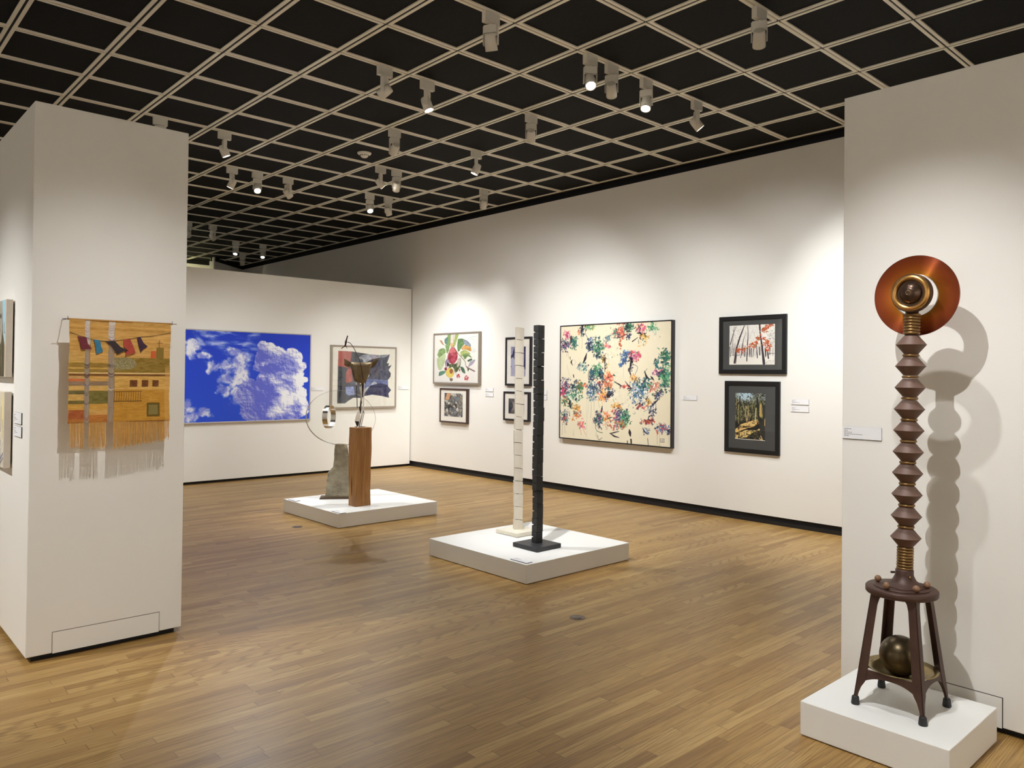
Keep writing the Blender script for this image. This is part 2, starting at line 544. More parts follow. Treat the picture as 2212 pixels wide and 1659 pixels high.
track_light(-3.0, 0, (-5.4, 1.0, 1.4), OUT+'aimed at the hidden left wall', 255, 110)  # added likewise for indirect light from the unseen left side
track_light(1.5, -12, (1.5, -9.4, 1.4), OUT+'aimed at the wall behind the viewpoint', 225, 110)  # added for bounce from behind the camera
track_light(-1.8, -12, (-1.8, -9.4, 1.4), OUT+'aimed left of centre at the wall behind the viewpoint', 215, 110)  # second added bounce lamp behind the camera
track_light(4.6, 16, (5.9, 10.3, 3.2), OUT+'hidden behind the left partition, washing the far end wall', 16, 90, 1, .03, (1.0, 0.97, 0.55))


# ------------------------------------------------------------------ painted surfaces (colour per mesh vertex)
def srgb(c): return np.array(c, float)/255.0
def canvas(w, h, c): return np.ones((h, w, 3))*srgb(c)
def smooth_noise(w, h, nx, ny, seed):
    rs = np.random.RandomState(seed)
    g = rs.rand(ny+2, nx+2)
    X = np.linspace(0, nx, w, endpoint=False); Y = np.linspace(0, ny, h, endpoint=False)
    xi = X.astype(int); yi = Y.astype(int); fx = X-xi; fy = Y-yi
    fx = fx*fx*(3-2*fx); fy = (fy*fy*(3-2*fy))[:, None]
    a = g[yi][:, xi]; b = g[yi][:, xi+1]; c = g[yi+1][:, xi]; d = g[yi+1][:, xi+1]
    return (a*(1-fx)+b*fx)*(1-fy) + (c*(1-fx)+d*fx)*fy
def fbm(w, h, nx, ny, seed, octv=5, gain=0.55):
    o = np.zeros((h, w)); a = 1; s = 0
    for k in range(octv):
        o += a*smooth_noise(w, h, nx*2**k, ny*2**k, seed+k*17); s += a; a *= gain
    return o/s
def blend(im, m, c, a=1.0):
    m = np.clip(m*a, 0, 1)[..., None]
    im[:] = im*(1-m) + (srgb(c) if not isinstance(c, np.ndarray) or c.ndim < 3 else c)*m
def sstep(x, a, b):
    t = np.clip((x-a)/(b-a), 0, 1); return t*t*(3-2*t)
def stroke(im, pts, wd, c, a=1.0):
    """pts in pixels; wd: width or list"""
    H, Wd = im.shape[:2]
    pts = np.asarray(pts, float); n = len(pts)
    ws = np.ones(n)*wd if np.isscalar(wd) else np.interp(np.linspace(0, 1, n), np.linspace(0, 1, len(wd)), wd)
    mx = ws.max()/2+1.5
    x0 = int(max(0, pts[:,0].min()-mx)); x1 = int(min(Wd, pts[:,0].max()+mx+1))
    y0 = int(max(0, pts[:,1].min()-mx)); y1 = int(min(H, pts[:,1].max()+mx+1))
    if x1 <= x0 or y1 <= y0: return
    yy, xx = np.mgrid[y0:y1, x0:x1]
    m = np.zeros(xx.shape)
    for i in range(n-1):
        p, q = pts[i], pts[i+1]; d = q-p; L = d@d + 1e-9
        t = np.clip(((xx-p[0])*d[0]+(yy-p[1])*d[1])/L, 0, 1)
        dist = np.hypot(xx-p[0]-t*d[0], yy-p[1]-t*d[1])
        w = ws[i]*(1-t)+ws[i+1]*t
        cov = np.clip(w/2-dist+.5, 0, 1)*np.clip(w, 0, 1)
        m = np.maximum(m, cov)
    sub = im[y0:y1, x0:x1]
    blend(sub, m, c, a)
def pmask(im, poly):
    H, Wd = im.shape[:2]
    yy, xx = np.mgrid[0:H, 0:Wd].astype(float)
    m = np.zeros((H, Wd))
    for ox, oy in ((-.25,-.25),(.25,-.25),(-.25,.25),(.25,.25)):
        ins = np.zeros((H, Wd), bool); X = xx+ox; Y = yy+oy; n = len(poly)
        for i in range(n):
            (xa, ya), (xb, yb) = poly[i], poly[(i+1) % n]
            if ya == yb: continue
            cnd = ((ya > Y) != (yb > Y)) & (X < (xb-xa)*(Y-ya)/(yb-ya)+xa)
            ins ^= cnd
        m += ins*.25
    return m
def emask(im, cx, cy, rx, ry, soft=0.08, rot=0):
    H, Wd = im.shape[:2]
    yy, xx = np.mgrid[0:H, 0:Wd].astype(float)
    c, s = math.cos(rot), math.sin(rot)
    dx = xx-cx; dy = yy-cy
    r = np.hypot((dx*c+dy*s)/rx, (-dx*s+dy*c)/ry)
    return 1-sstep(r, 1-soft, 1+soft)
def spline(pts, n=6):
    P = [np.array(p, float) for p in pts]
    P = [2*P[0]-P[1]] + P + [2*P[-1]-P[-2]]
    o = []
    for i in range(1, len(P)-2):
        for k in range(n):
            t = k/n
            o.append(0.5*((2*P[i])+(-P[i-1]+P[i+1])*t+(2*P[i-1]-5*P[i]+4*P[i+1]-P[i+2])*t*t+(-P[i-1]+3*P[i]-3*P[i+1]+P[i+2])*t**3))
    o.append(P[-2]); return o

PAINTM = {}
def paint_material(rough=0.55, coat=0.0, name='painted surface', bump=0.0):
    k = (rough, coat, name, bump)
    if k in PAINTM: return PAINTM[k]
    t = NT(name)
    a = t.add('ShaderNodeVertexColor', layer_name='paint')
    t.link(a.outputs[0], t.b.inputs['Base Color'])
    t.b.inputs['Roughness'].default_value = rough
    t.b.inputs['Coat Weight'].default_value = coat
    t.b.inputs['Specular IOR Level'].default_value = 0.35
    if bump: t.bump(t.noise(t.obj(), 400, 3), bump, 0.002)
    PAINTM[k] = t.m
    return t.m
def to_lin(a): return np.where(a <= .04045, a/12.92, ((np.clip(a, 0, 1)+.055)/1.055)**2.4)
def picture(name, im, w, h, y, parent, material, cx=0, cz=0, keep=None, disp=None):
    """grid of vertices, one per painted dot, in the local x,z plane facing -y; sides closed by the frame or canvas behind"""
    H, Wd = im.shape[:2]
    xs = np.linspace(-w/2, w/2, Wd)+cx; zs = np.linspace(h/2, -h/2, H)+cz
    co = np.zeros((H, Wd, 3)); co[..., 0] = xs; co[..., 1] = y; co[..., 2] = zs[:, None]
    if disp is not None: co = co + disp
    i = np.arange(H*Wd).reshape(H, Wd)
    f = np.stack([i[1:, :-1], i[1:, 1:], i[:-1, 1:], i[:-1, :-1]], -1)
    if keep is not None: f = f[keep[:-1, :-1]]
    f = f.reshape(-1, 4)
    me = bpy.data.meshes.new(name)
    me.vertices.add(H*Wd); me.vertices.foreach_set('co', co.reshape(-1))
    nf = len(f)
    me.loops.add(nf*4); me.loops.foreach_set('vertex_index', f.reshape(-1).astype(np.int32))
    me.polygons.add(nf); me.polygons.foreach_set('loop_start', np.arange(0, nf*4, 4, dtype=np.int32))
    me.update(calc_edges=True)
    ca = me.color_attributes.new('paint', 'FLOAT_COLOR', 'POINT')
    d = np.ones((H*Wd, 4), np.float32); d[:, :3] = to_lin(im.reshape(-1, 3))
    ca.data.foreach_set('color', d.reshape(-1))
    me.materials.append(material)
    o = bpy.data.objects.new(name, me); COL.objects.link(o); o.parent = parent
    return o

# ---------- the pictures themselves
def art_sky():
    w, h = 460, 305
    im = canvas(w, h, (34, 72, 205))
    U = lambda x: (x+45)/1995*w
    V = lambda y: (y-110)/1400*h
    yy, xx = np.mgrid[0:h, 0:w].astype(float)
    g = yy/h
    im[:] = srgb((27, 60, 198))*(1-g[..., None])+srgb((40, 80, 212))*g[..., None]
    n1 = fbm(w, h, 6, 4, 3, 6, .56)-.5; n2 = fbm(w, h, 6, 4, 53, 6, .56)-.5
    n3 = fbm(w, h, 16, 11, 90, 5, .6); n4 = fbm(w, h, 9, 7, 20, 6, .6)
    def field(blobs, warp, fall=1.0):
        """smooth union of soft blobs in warped coordinates"""
        X = xx+n1*warp; Y = yy+n2*warp*.8
        d = np.full((h, w), -9.0)
        for b in blobs:
            cx, cy, rx, ry = b[:4]; rot = math.radians(b[4]) if len(b) > 4 else 0
            a, c = X-U(cx), Y-V(cy); co, si = math.cos(rot), math.sin(rot)
            r = np.hypot((a*co+c*si)/(rx/1995*w), (-a*si+c*co)/(ry/1400*h))
            d = np.maximum(d, 1-r)
        return d
    # thin streaks
    st = np.clip(field([(600,180,420,60,12),(880,260,200,50,25),(400,170,200,40,10),(1000,200,130,60,-30),(250,330,130,50,60),(480,300,150,50,0),(330,560,110,60,50),(870,420,120,50,20)], 60)+.6, 0, 1)
    fib = sstep(fbm(w, h, 5, 16, 61, 5, .62)+.35*n1, .34, .66)
    blend(im, st*fib, (205, 212, 245), .85)
    # ragged middle clouds
    mid = field([(650,430,140,80),(760,540,200,130),(620,640,110,60),(780,700,220,100),(600,840,110,90),(740,880,170,110),(870,620,110,110),(560,1020,70,90),(720,1120,110,130),(860,880,90,90),(120,340,110,50),(60,420,90,90),(280,480,90,50),(380,620,70,110),(480,600,130,50),(50,1180,90,90),(120,1280,110,70),(160,1420,150,80),(330,1320,60,60),(340,1420,60,50)], 75)
    m_ = sstep(mid*1.1+(n3-.5)*1.7+.3*n1, -.42, .38)
    lit = sstep(n4+.5*(np.roll(n4, 4, 1)-n4)*3+(n3-.5)*.5, .36, .66)[..., None]
    blend(im, m_, srgb((128, 138, 220))*(1-lit)+srgb((244, 243, 248))*lit, .97)
    # the big bank on the right, crisp curled edge, lit from the upper right
    big = field([(1180,340,90,100),(1280,350,120,90),(1400,420,150,110),(1480,420,90,80),(1630,400,110,90),(1740,490,90,110),(1790,620,110,80),(1730,740,120,110),(1840,850,80,60),(1500,640,330,230),(1150,560,120,230),(1090,650,80,80),(1300,800,220,160),(1100,860,60,60),(1380,980,330,200),(1680,960,170,160),(1780,1120,160,150),(1300,1200,520,230),(960,960,120,130),(900,850,60,90),(1000,1100,260,220),(1120,1380,330,180),(1600,1380,360,140),(1860,1280,110,160)], 30)
    curl = .10*np.sin((xx+n1*90)*.42)*np.sin((yy+n2*90)*.42)
    M = sstep(big+.16*(n3-.5)+curl*.35, -.015, .045)
    def blur(a, r):
        for ax in (0, 1):
            k = np.ones(2*r+1)/(2*r+1); a = np.apply_along_axis(lambda v: np.convolve(np.pad(v, r, 'edge'), k, 'valid'), ax, a)
        return a
    B = blur(M, 12)
    edge = np.clip(M-np.roll(np.roll(B, -26, 1), 18, 0), 0, 1); edge = blur(edge, 5)
    hgt = n4+.5*n3; em = (hgt-np.roll(np.roll(hgt, 3, 0), -3, 1))*3.2
    low = np.clip(field([(1650,1130,260,180),(1780,900,120,160),(1400,1370,120,70),(1780,1400,110,80),(1150,600,110,40,-20),(1450,870,160,60),(1100,850,70,60)], 60)+.45, 0, 1)
    dark = np.clip(field([(1150,450,120,170,-20),(1250,650,240,110,-15),(950,880,100,80),(1100,980,260,110,10),(1150,1250,260,200)], 60)+.3, 0, 1)
    L = .26+.72*edge+em*(.9+.5*edge)+.75*low*sstep(n4, .3, .6)+.5*(n4-.5)-.45*dark
    L = np.clip(L, 0, 1)[..., None]
    blend(im, M, np.clip(srgb((98, 106, 208))*(1-L)+srgb((246, 246, 250))*L, 0, 1))
    gap = pmask(im, [(U(958),V(640)),(U(1020),V(700)),(U(1130),V(738)),(U(1085),V(800)),(U(1055),V(890)),(U(1010),V(800)),(U(965),V(740))])
    blend(im, blur(gap, 1), (38, 74, 208))
    return np.clip(im, 0, 1)

def art_flag():
    w, h = 260, 218
    im = canvas(w, h, (229, 224, 210))
    im += (fbm(w, h, 20, 20, 5)[..., None]-.5)*.03
    # view coordinates: close view 680,715 at 7.9/px  frame inner 285..1560(est) x 250..1310
    U = lambda x: (x-285)/(1372-285)*w
    V = lambda y: (y-255)/(1320-255)*h
    P = lambda L: [(U(a), V(b)) for a, b in L]
    outline = [(375,325),(620,332),(900,370),(1080,382),(1270,362),(1245,450),(1215,530),(1255,520),(1245,585),(1305,552),(1250,650),(1290,710),(1285,770),(1240,835),(1245,950),(1300,1020),(1250,1080),(1265,1160),(1120,1125),(960,1100),(830,1125),(780,1160),(640,1150),(560,1200),(500,1250),(368,1250)]
    M_ = pmask(im, P(outline))
    n = fbm(w, h, 12, 10, 8, 5, .65)[..., None]
    blend(im, M_, np.clip(srgb((62, 63, 72))+(n-.5)*.35, 0, 1))
    def part(L, c, v=.25, s=9):
        m_ = pmask(im, P(L))*M_
        nn = fbm(w, h, 26, 22, s, 4, .7)[..., None]
        blend(im, m_, np.clip(srgb(c)+(nn-.5)*v, 0, 1))
    part([(375,325),(605,330),(580,500),(560,600),(510,700),(505,880),(560,885),(620,860),(600,640),(420,600),(375,600)], (168, 92, 82), .15, 21)
    part([(368,600),(510,610),(505,1250),(368,1250)], (70, 71, 76), .12, 22)
    part([(710,440),(800,380),(900,368),(1080,385),(1270,362),(1180,420),(1060,430),(960,460),(860,510),(800,540),(790,470)], (150, 150, 160), .5, 23)
    part([(960,470),(1180,420),(1260,380),(1230,530),(1290,700),(1240,835),(900,840),(860,700),(900,600)], (64, 66, 86), .35, 24)
    part([(850,640),(905,640),(905,760),(870,820),(840,820)], (196, 196, 192), .3, 25)
    part([(860,820),(1240,835),(1245,950),(1120,900),(1000,930),(860,990),(800,1000)], (100, 110, 150), .3, 26)
    part([(1000,855),(1050,900),(930,930),(840,1060),(800,1120),(790,1040),(880,960)], (170, 170, 170), .5, 27)
    part([(840,1060),(930,940),(1100,890),(1245,930),(1300,1020),(1265,1160),(960,1100),(830,1125)], (52, 54, 84), .3, 28)
    part([(505,960),(640,950),(660,1100),(560,1110),(510,1080)], (140, 150, 190), .25, 29)
    part([(440,680),(450,800),(380,810),(380,800),(430,795),(430,690)], (34, 35, 42), .1, 31)
    part([(400,870),(445,870),(440,1080),(385,1220),(380,1100),(420,1000)], (40, 42, 50), .1, 32)
    for (a, b, c_, d) in [(440,340,500,420),(470,340,540,470),(500,420,470,500)]:
        stroke(im, [(U(a),V(b)),(U(c_),V(d))], .8, (205, 150, 140), .7)
    for r in (60, 45, 30):
        pts = [(U(1010+r*math.cos(t)), V(660+r*math.sin(t))) for t in np.linspace(0, 6.3, 20)]
        stroke(im, pts, 1.2, (48, 50, 70), .5)
    return np.clip(im, 0, 1)

def art_botanical():
    w, h = 300, 224
    im = canvas(w, h, (232, 226, 216))
    im += (fbm(w, h, 5, 4, 6)[..., None]-.5)*.03
    # close view 930,710 at 7.9/px: inner 70..822 x 95..915
    U = lambda x: (x-70)/(822-70)*w
    V = lambda y: (y-98)/(912-98)*h
    P = lambda L: [(U(a), V(b)) for a, b in L]
    rs = np.random.RandomState(4)
    def leaf(L, c, v=.3, a=1):
        m_ = pmask(im, P(spline(L+[L[0]], 5)))
        nn = fbm(w, h, 30, 22, rs.randint(999), 4, .7)[..., None]
        blend(im, m_, np.clip(srgb(c)+(nn-.5)*v, 0, 1), a)
        sp = [ (U(a_), V(b_)) for a_, b_ in spline(L+[L[0]], 5)]
        stroke(im, sp, .9, tuple(np.array(c)*.55), .6)
    def line(L, wd, c, a=1): stroke(im, P(spline(L, 6)), wd, c, a)
    blend(im, emask(im, U(440), V(450), 110, 75, .6), (220, 220, 200), .5)
    leaf([(300,110),(360,100),(350,250),(300,420),(270,300),(300,200)], (120, 160, 80))
    leaf([(245,180),(300,145),(290,260),(255,240)], (90, 140, 130))
    leaf([(160,190),(200,200),(235,270),(200,250)], (200, 140, 80))
    line([(235,265),(290,310)], 1.5, (70, 80, 50))
    leaf([(430,110),(490,100),(460,200),(430,300),(410,260)], (160, 180, 80))
    leaf([(480,180),(560,180),(620,230),(560,300),(490,390),(470,300)], (90, 135, 70))
    leaf([(560,190),(640,220),(700,300),(640,330),(590,260)], (130, 145, 160))
    leaf([(540,340),(590,290),(690,320),(700,390),(620,360),(560,360)], (214, 150, 60))
    leaf([(520,400),(600,370),(690,430),(600,450),(540,470)], (170, 180, 90))
    leaf([(560,440),(650,430),(715,500),(650,470),(600,520)], (110, 145, 80))
    leaf([(640,540),(700,510),(720,530),(660,560)], (60, 110, 70))
    leaf([(120,440),(160,350),(240,330),(270,400),(230,430),(160,480)], (130, 165, 90))
    leaf([(120,500),(230,440),(270,450),(240,600),(180,700),(130,640)], (176, 196, 128), .2, .8)
    leaf([(150,800),(170,730),(270,715),(260,750),(200,790)], (90, 140, 110))
    leaf([(355,110),(405,105),(405,230),(395,290),(360,280),(350,230)], (225, 205, 190), .15)
    line([(408,110),(405,240)], 2, (150, 90, 90))
    leaf([(350,250),(410,250),(400,320),(360,330)], (214, 170, 110))
    leaf([(385,310),(440,350),(475,430),(465,530),(400,600),(330,560),(305,490),(330,390)], (178, 48, 66), .55)
    leaf([(385,312),(430,350),(445,400),(330,410),(345,350)], (214, 92, 100), .3)
    leaf([(260,560),(300,510),(340,560),(330,650),(275,640)], (150, 120, 150))
    leaf([(290,590),(320,560),(345,610),(320,660),(290,640)], (222, 214, 206))
    blend(im, emask(im, U(312), V(605), 7, 10), (40, 30, 35))
    blend(im, emask(im, U(275), V(680), 9, 8), (150, 40, 70))
    leaf([(330,600),(450,590),(530,510),(520,640),(450,740),(400,650),(340,660)], (92, 104, 62), .5)
    leaf([(480,520),(530,500),(520,600),(470,650)], (190, 180, 160))
    leaf([(275,720),(340,660),(420,720),(400,800),(350,830),(290,790)], (226, 196, 76), .25)
    leaf([(345,700),(385,680),(400,730),(370,760),(345,740)], (164, 84, 44))
    leaf([(345,840),(395,840),(390,880),(355,880)], (120, 104, 84))
    line([(400,290),(490,430),(600,550),(630,650),(760,720)], 3, (104, 78, 50))
    line([(630,640),(700,680),(770,715)], 3.2, (150, 110, 120))
    leaf([(655,650),(690,560),(770,530),(730,600)], (170, 160, 180))
    leaf([(520,640),(580,660),(610,750),(560,730)], (70, 110, 80))
    leaf([(640,670),(670,680),(655,720)], (96, 110, 70))
    line([(420,720),(450,760),(480,770)], 1, (60, 60, 50))
    line([(510,640),(515,690),(520,740)], .8, (90, 60, 60))
    for (cx, cy, r, n_) in [(495,800,28,40),(630,830,34,46),(515,700,12,8)]:
        for k in range(n_):
            a_ = rs.rand()*6.28; rr = r*math.sqrt(rs.rand())
            blend(im, emask(im, U(cx+rr*math.cos(a_)), V(cy+rr*math.sin(a_)*1.2), 2, 2, .3), (196, 36, 50))
    line([(720,340),(760,350),(770,390),(730,410),(710,370)], 1, (120, 130, 120), .7)
    line([(640,190),(700,160),(790,150)], 1.6, (140, 160, 170), .7)
    line([(690,210),(740,190),(735,280)], 1.4, (150, 170, 165), .7)
    blend(im, emask(im, U(735), V(370), 12, 14, .4), (214, 214, 210))
    line([(75,890),(300,893),(560,898),(800,900)], .9, (150, 140, 130), .8)
    im = im*.82+.18*im.mean(2, keepdims=True)
    return np.clip(im, 0, 1)

def art_stones():
    w, h = 150, 160
    rs = np.random.RandomState(12)
    n = 62
    px = rs.rand(n)*w; py = (rs.rand(n)**.8)*h
    yy, xx = np.mgrid[0:h, 0:w].astype(float)
    wx = xx+(fbm(w, h, 8, 8, 3)-.5)*16; wy = yy+(fbm(w, h, 8, 8, 77)-.5)*16
    d = np.stack([np.hypot(wx-a, (wy-b)*1.1) for a, b in zip(px, py)])
    so = np.sort(d, 0); idx = d.argmin(0)
    pal = np.array([(60,62,74),(96,98,108),(132,128,122),(190,184,170),(214,208,194),(84,86,84),(44,42,52),(150,140,120),(112,118,124),(70,68,70)])
    c = pal[rs.randint(0, len(pal), n)]
    c[np.argmin(np.hypot(px-36, py-18))] = (206, 150, 104)
    im = srgb(c[idx])
    gap = sstep(so[1]-so[0], .6, 3.6)[..., None]
    im = im*gap + srgb((36, 32, 38))*(1-gap)
    im = im*(.72+.5*fbm(w, h, 24, 24, 9, 4, .7)[..., None])
    for k in range(26):
        a, b = rs.rand()*w, rs.rand()*h
        stroke(im, spline([(a, b), (a+rs.randn()*9, b+8), (a+rs.randn()*14, b+18)], 4), .8, (220, 215, 205), .6)
    return np.clip(im, 0, 1)

def art_bw(seed, w, h):
    rs = np.random.RandomState(seed)
    im = canvas(w, h, (58, 54, 88) if seed == 1 else (70, 66, 62))
    n = fbm(w, h, 4, 6, seed*31, 5, .6)
    im += (n[..., None]-.5)*.25
    if seed == 1:
        blend(im, pmask(im, [(0,0),(22,0),(10,h*.25),(0,h*.3)]), (150, 150, 170))
        blend(im, pmask(im, spline([(0,h*.42),(14,h*.36),(30,h*.55),(36,h*.75),(20,h*.8),(0,h*.62)], 5)), (176, 176, 196))
        blend(im, pmask(im, [(0,h*.68),(20,h*.72),(40,h),(0,h)]), (170, 168, 186))
        blend(im, pmask(im, [(w*.62,h*.15),(w*.8,h*.35),(w*.85,h*.7),(w,h*.62),(w,h*.1)]), (44, 40, 78))
        blend(im, pmask(im, spline([(w*.6,h*.6),(w*.78,h*.68),(w,h*.8),(w,h),(w*.55,h)], 5)), (168, 168, 190))
        for k in range(70):
            x, y = w*(.55+.45*rs.rand()), h*(.66+.34*rs.rand())
            stroke(im, [(x, y), (x+rs.randn()*2, y+5)], .9, (90, 88, 120), .8)
    else:
        blend(im, emask(im, w*.25, h*.5, w*.2, h*.3, .5), (150, 140, 128))
        blend(im, pmask(im, spline([(0,h*.3),(w*.2,h*.2),(w*.3,h*.5),(w*.15,h*.8),(0,h*.9)], 5)), (40, 40, 42))
        blend(im, emask(im, w*.8, h*.45, w*.1, h*.3, .5), (40, 38, 40))
        blend(im, pmask(im, [(w*.4,h*.7),(w*.9,h*.5),(w,h),(w*.4,h)]), (110, 104, 96))
        for k in range(30):
            x, y = w*rs.rand(), h*rs.rand()
            stroke(im, [(x, y), (x+rs.randn()*6, y+rs.randn()*6)], 1, (180, 176, 168), .6)
    return np.clip(im, 0, 1)

def art_abstract():
    w, h = 470, 392
    im = canvas(w, h, (228, 217, 188))
    im += (fbm(w, h, 6, 5, 2)[..., None]-.5)*np.array([.03, .035, .05])
    rs = np.random.RandomState(7)
    def uv(x, y):
        u = (x-97)/(1270-97); t = 226-66*u; b = 1396+98*u
        return u*w, (y-t)/(b-t)*h
    K = w/1173.0
    C = dict(pink=(214,120,158), hot=(204,62,112), red=(196,62,58), navy=(44,48,84), pur=(128,84,128), teal=(42,98,108), blk=(30,24,34),
             grn=(56,128,84), lgr=(104,172,120), dgr=(40,84,62), brn=(108,72,34), och=(166,124,46), rust=(170,76,46), blue=(72,110,156),
             lbl=(120,158,190), org=(222,134,54), yel=(232,178,92), cor=(228,126,100), pale=(212,204,172), gry=(138,158,160), wht=(242,238,226), mint=(160,204,176))
    def cl(cx, cy, rx, ry, cols, n, ln=34, wd=10.5, a=.94):
        n = int(n*1.6)
        cols = cols.split()
        for k in range(n):
            c = C[cols[rs.randint(len(cols))]]
            x = cx+rx*np.clip(rs.randn()*.55, -1.15, 1.15); y = cy+ry*np.clip(rs.randn()*.55, -1.15, 1.15)
            if k % 6 == 0: c = C[['blk', 'navy', 'wht', 'dgr'][rs.randint(4)]] if len(cols) > 1 else c
            ang = rs.choice([1.57, 1.1, 2.0, rs.rand()*3.14]) + rs.randn()*.3
            L = ln*(.25+1.0*rs.rand()**1.5); bend = rs.randn()*1.3
            pts = []
            for s_ in np.linspace(-.5, .5, 5):
                aa = ang + bend*s_*1.6
                pts.append(uv(x+L*s_*math.cos(aa), y+L*s_*math.sin(aa)))
            ww = wd*K*(.35+1.0*rs.rand())
            stroke(im, pts, [ww*.4, ww, ww*.5], c, a*(.6+.4*rs.rand()))
    def st(L, wd, c, a=.95, sp=True):
        pts = [uv(*p) for p in (spline(L, 6) if sp else L)]
        stroke(im, pts, [v*K for v in wd] if isinstance(wd, (list, tuple)) else wd*K, C[c], a)
    # faint pale scumble and drips first
    cl(640,500,120,90,'pale wht',60,40,9,.5); cl(900,250,320,90,'pale wht',60,40,9,.35); cl(820,1000,200,150,'pale wht',60,40,10,.4)
    for (x, y0, y1) in [(410,960,1400),(425,940,1150),(455,1000,1190),(490,1020,1110),(310,340,440),(345,340,460),(170,480,540),(190,500,560),(125,1240,1370),(150,1240,1350),(520,1330,1400),(1165,1290,1490),(1145,1290,1460),(1060,1250,1320),(1250,1340,1460),(770,560,640),(800,640,760),(540,1010,1080),(985,1060,1110),(640,520,600),(720,1180,1300),(760,900,960),(1000,380,420)]:
        st([(x, y0), (x+rs.randn()*3, (y0+y1)/2), (x+rs.randn()*4, y1)], 2.6, rs.choice(['gry', 'navy', 'brn']), .5)
    st([(170,630),(205,740),(240,790)], 2.5, 'gry', .6); st([(700,830),(735,700)], 2.5, 'gry', .6)
    A = [(170,310,36,36,'pink hot red',34),(150,420,55,62,'navy pur teal blk pink',75),(250,400,36,60,'grn teal dgr',55),(215,355,9,32,'brn blk',9),
     (352,262,18,58,'blk teal',26),(430,232,40,26,'lgr grn och',32),(310,280,24,38,'cor org pale',14),(435,420,38,70,'navy blue blk',58),
     (525,430,48,85,'grn lgr dgr navy',110),(525,530,34,34,'blk navy dgr',26),(635,345,46,36,'teal navy gry',14),(630,425,42,24,'cor pink red',16),
     (718,285,36,50,'pink cor pale grn',40),(775,270,42,66,'rust red cor',64),(852,225,44,46,'dgr blk grn',60),(765,395,7,52,'rust',12),(850,325,20,30,'navy blk',16),
     (975,240,52,40,'pink hot cor',52),(1010,318,50,32,'och brn yel',30),(990,390,34,34,'pale yel',14),(1088,235,48,48,'lgr grn mint',30),
     (362,655,52,48,'gry mint teal',40),(505,690,50,66,'grn lgr dgr',70),(460,742,28,56,'teal navy',46),(560,720,28,56,'teal blue blk',36),(595,565,24,40,'och brn',20),
     (655,760,58,44,'cor org red',48),(625,650,22,50,'yel pale',16),(822,518,48,40,'blue lbl navy',55),(812,582,26,28,'navy blue',24),(770,628,11,16,'blue',10),
     (918,530,50,50,'hot pink red',60),(878,600,20,78,'blk navy',24),(900,765,38,30,'yel org',18),(1210,545,56,82,'teal grn dgr',90),(1133,605,22,44,'teal navy',18),
     (1150,708,48,38,'hot pink pur',42),(1212,760,48,130,'grn lgr dgr teal',150),(150,865,58,86,'navy pur blk pink gry',120),(128,915,24,46,'hot pink red',36),
     (268,862,48,56,'navy teal blk',56),(332,862,28,58,'grn och dgr',42),(385,842,24,26,'cor red org',18),(250,952,90,58,'grn mint teal wht dgr',95),
     (150,1020,42,40,'lgr rust grn',34),(215,1050,18,46,'blk dgr',16),(290,1085,44,34,'org yel och',36),(288,1160,44,44,'org rust cor',30),
     (152,1180,50,68,'teal red navy gry',60),(350,1258,44,52,'cor pink',20),(468,905,56,80,'navy blue teal',90),(548,852,48,64,'blk navy red wht',58),(590,955,50,66,'yel org cor',56),
     (658,928,42,66,'navy blk teal',36),(628,832,58,36,'cor rust org',34),(820,857,38,18,'cor red',16),(958,900,76,112,'navy blue teal wht lbl',190),(1030,830,56,56,'teal mint grn navy',60),
     (1115,868,46,60,'cor rust pale red',42),(1152,935,34,44,'blk navy blue',24),(985,1062,50,26,'red cor navy',24),(1060,1010,26,26,'och yel',14),
     (1090,1105,32,78,'blk navy wht',40),(1050,1222,62,24,'red navy rust',34),(1190,1290,58,46,'blue red lbl',50),(1247,1318,12,28,'navy blk',10),
     (730,1060,52,26,'yel org och',26),(710,1122,32,16,'cor red',10),(752,1170,46,70,'navy pur blue red',75),(822,1190,48,80,'grn dgr lgr teal',95),(795,1265,56,44,'grn och yel red',34),
     (538,1205,48,80,'teal navy pink dgr',90),(620,1160,40,50,'yel cor org',26),(652,1262,60,52,'cor pale rust',24),(720,1275,20,30,'pur red',10),(1030,1325,34,30,'navy lbl',12)]
    for a_ in A: cl(*a_)
    # bold marks
    st([(402,500),(385,560),(360,610)], [4,26,8], 'blk'); st([(330,600),(300,650)], [3,10,3], 'blk', .8)
    st([(235,575),(222,600),(240,635)], [4,16,3], 'blk'); st([(250,570),(275,600),(255,635)], 2.5, 'gry', .7)
    st([(605,560),(603,700)], [14,8,5], 'blk'); st([(250,735),(255,760)], 10, 'blk'); st([(208,545),(212,570)], 6, 'blk')
    st([(545,700),(555,780)], [3,14,4], 'blk'); st([(350,210),(335,335)], [26,16,4], 'blk', .8); st([(378,210),(382,290),(350,330)], 4, 'blk', .8); st([(385,300),(420,370),(410,420)], [4,5,3], 'navy')
    st([(690,340),(760,335),(850,290)], [4,7,4], 'blk'); st([(920,275),(985,190)], [4,6,3], 'blk'); st([(935,290),(970,290),(975,330)], [6,16,4], 'blk'); st([(890,378),(945,335)], [9,7,4], 'blk'); st([(950,360),(955,400)], 4, 'blk')
    st([(600,330),(615,360),(650,345),(630,375),(665,360)], 4, 'teal'); st([(585,390),(600,370),(620,400)], 3.5, 'blk', .8)
    st([(885,560),(870,650),(850,680)], [22,14,8], 'blk'); st([(862,690),(880,740)], [5,14,6], 'blk', .9); st([(900,620),(945,650),(920,730)], 3.5, 'navy', .9); st([(850,660),(880,730)], 4, 'blk')
    for k in range(7): st([(870+k*13, 740), (862+k*15, 800+rs.rand()*30)], 4.5, 'yel', .8)
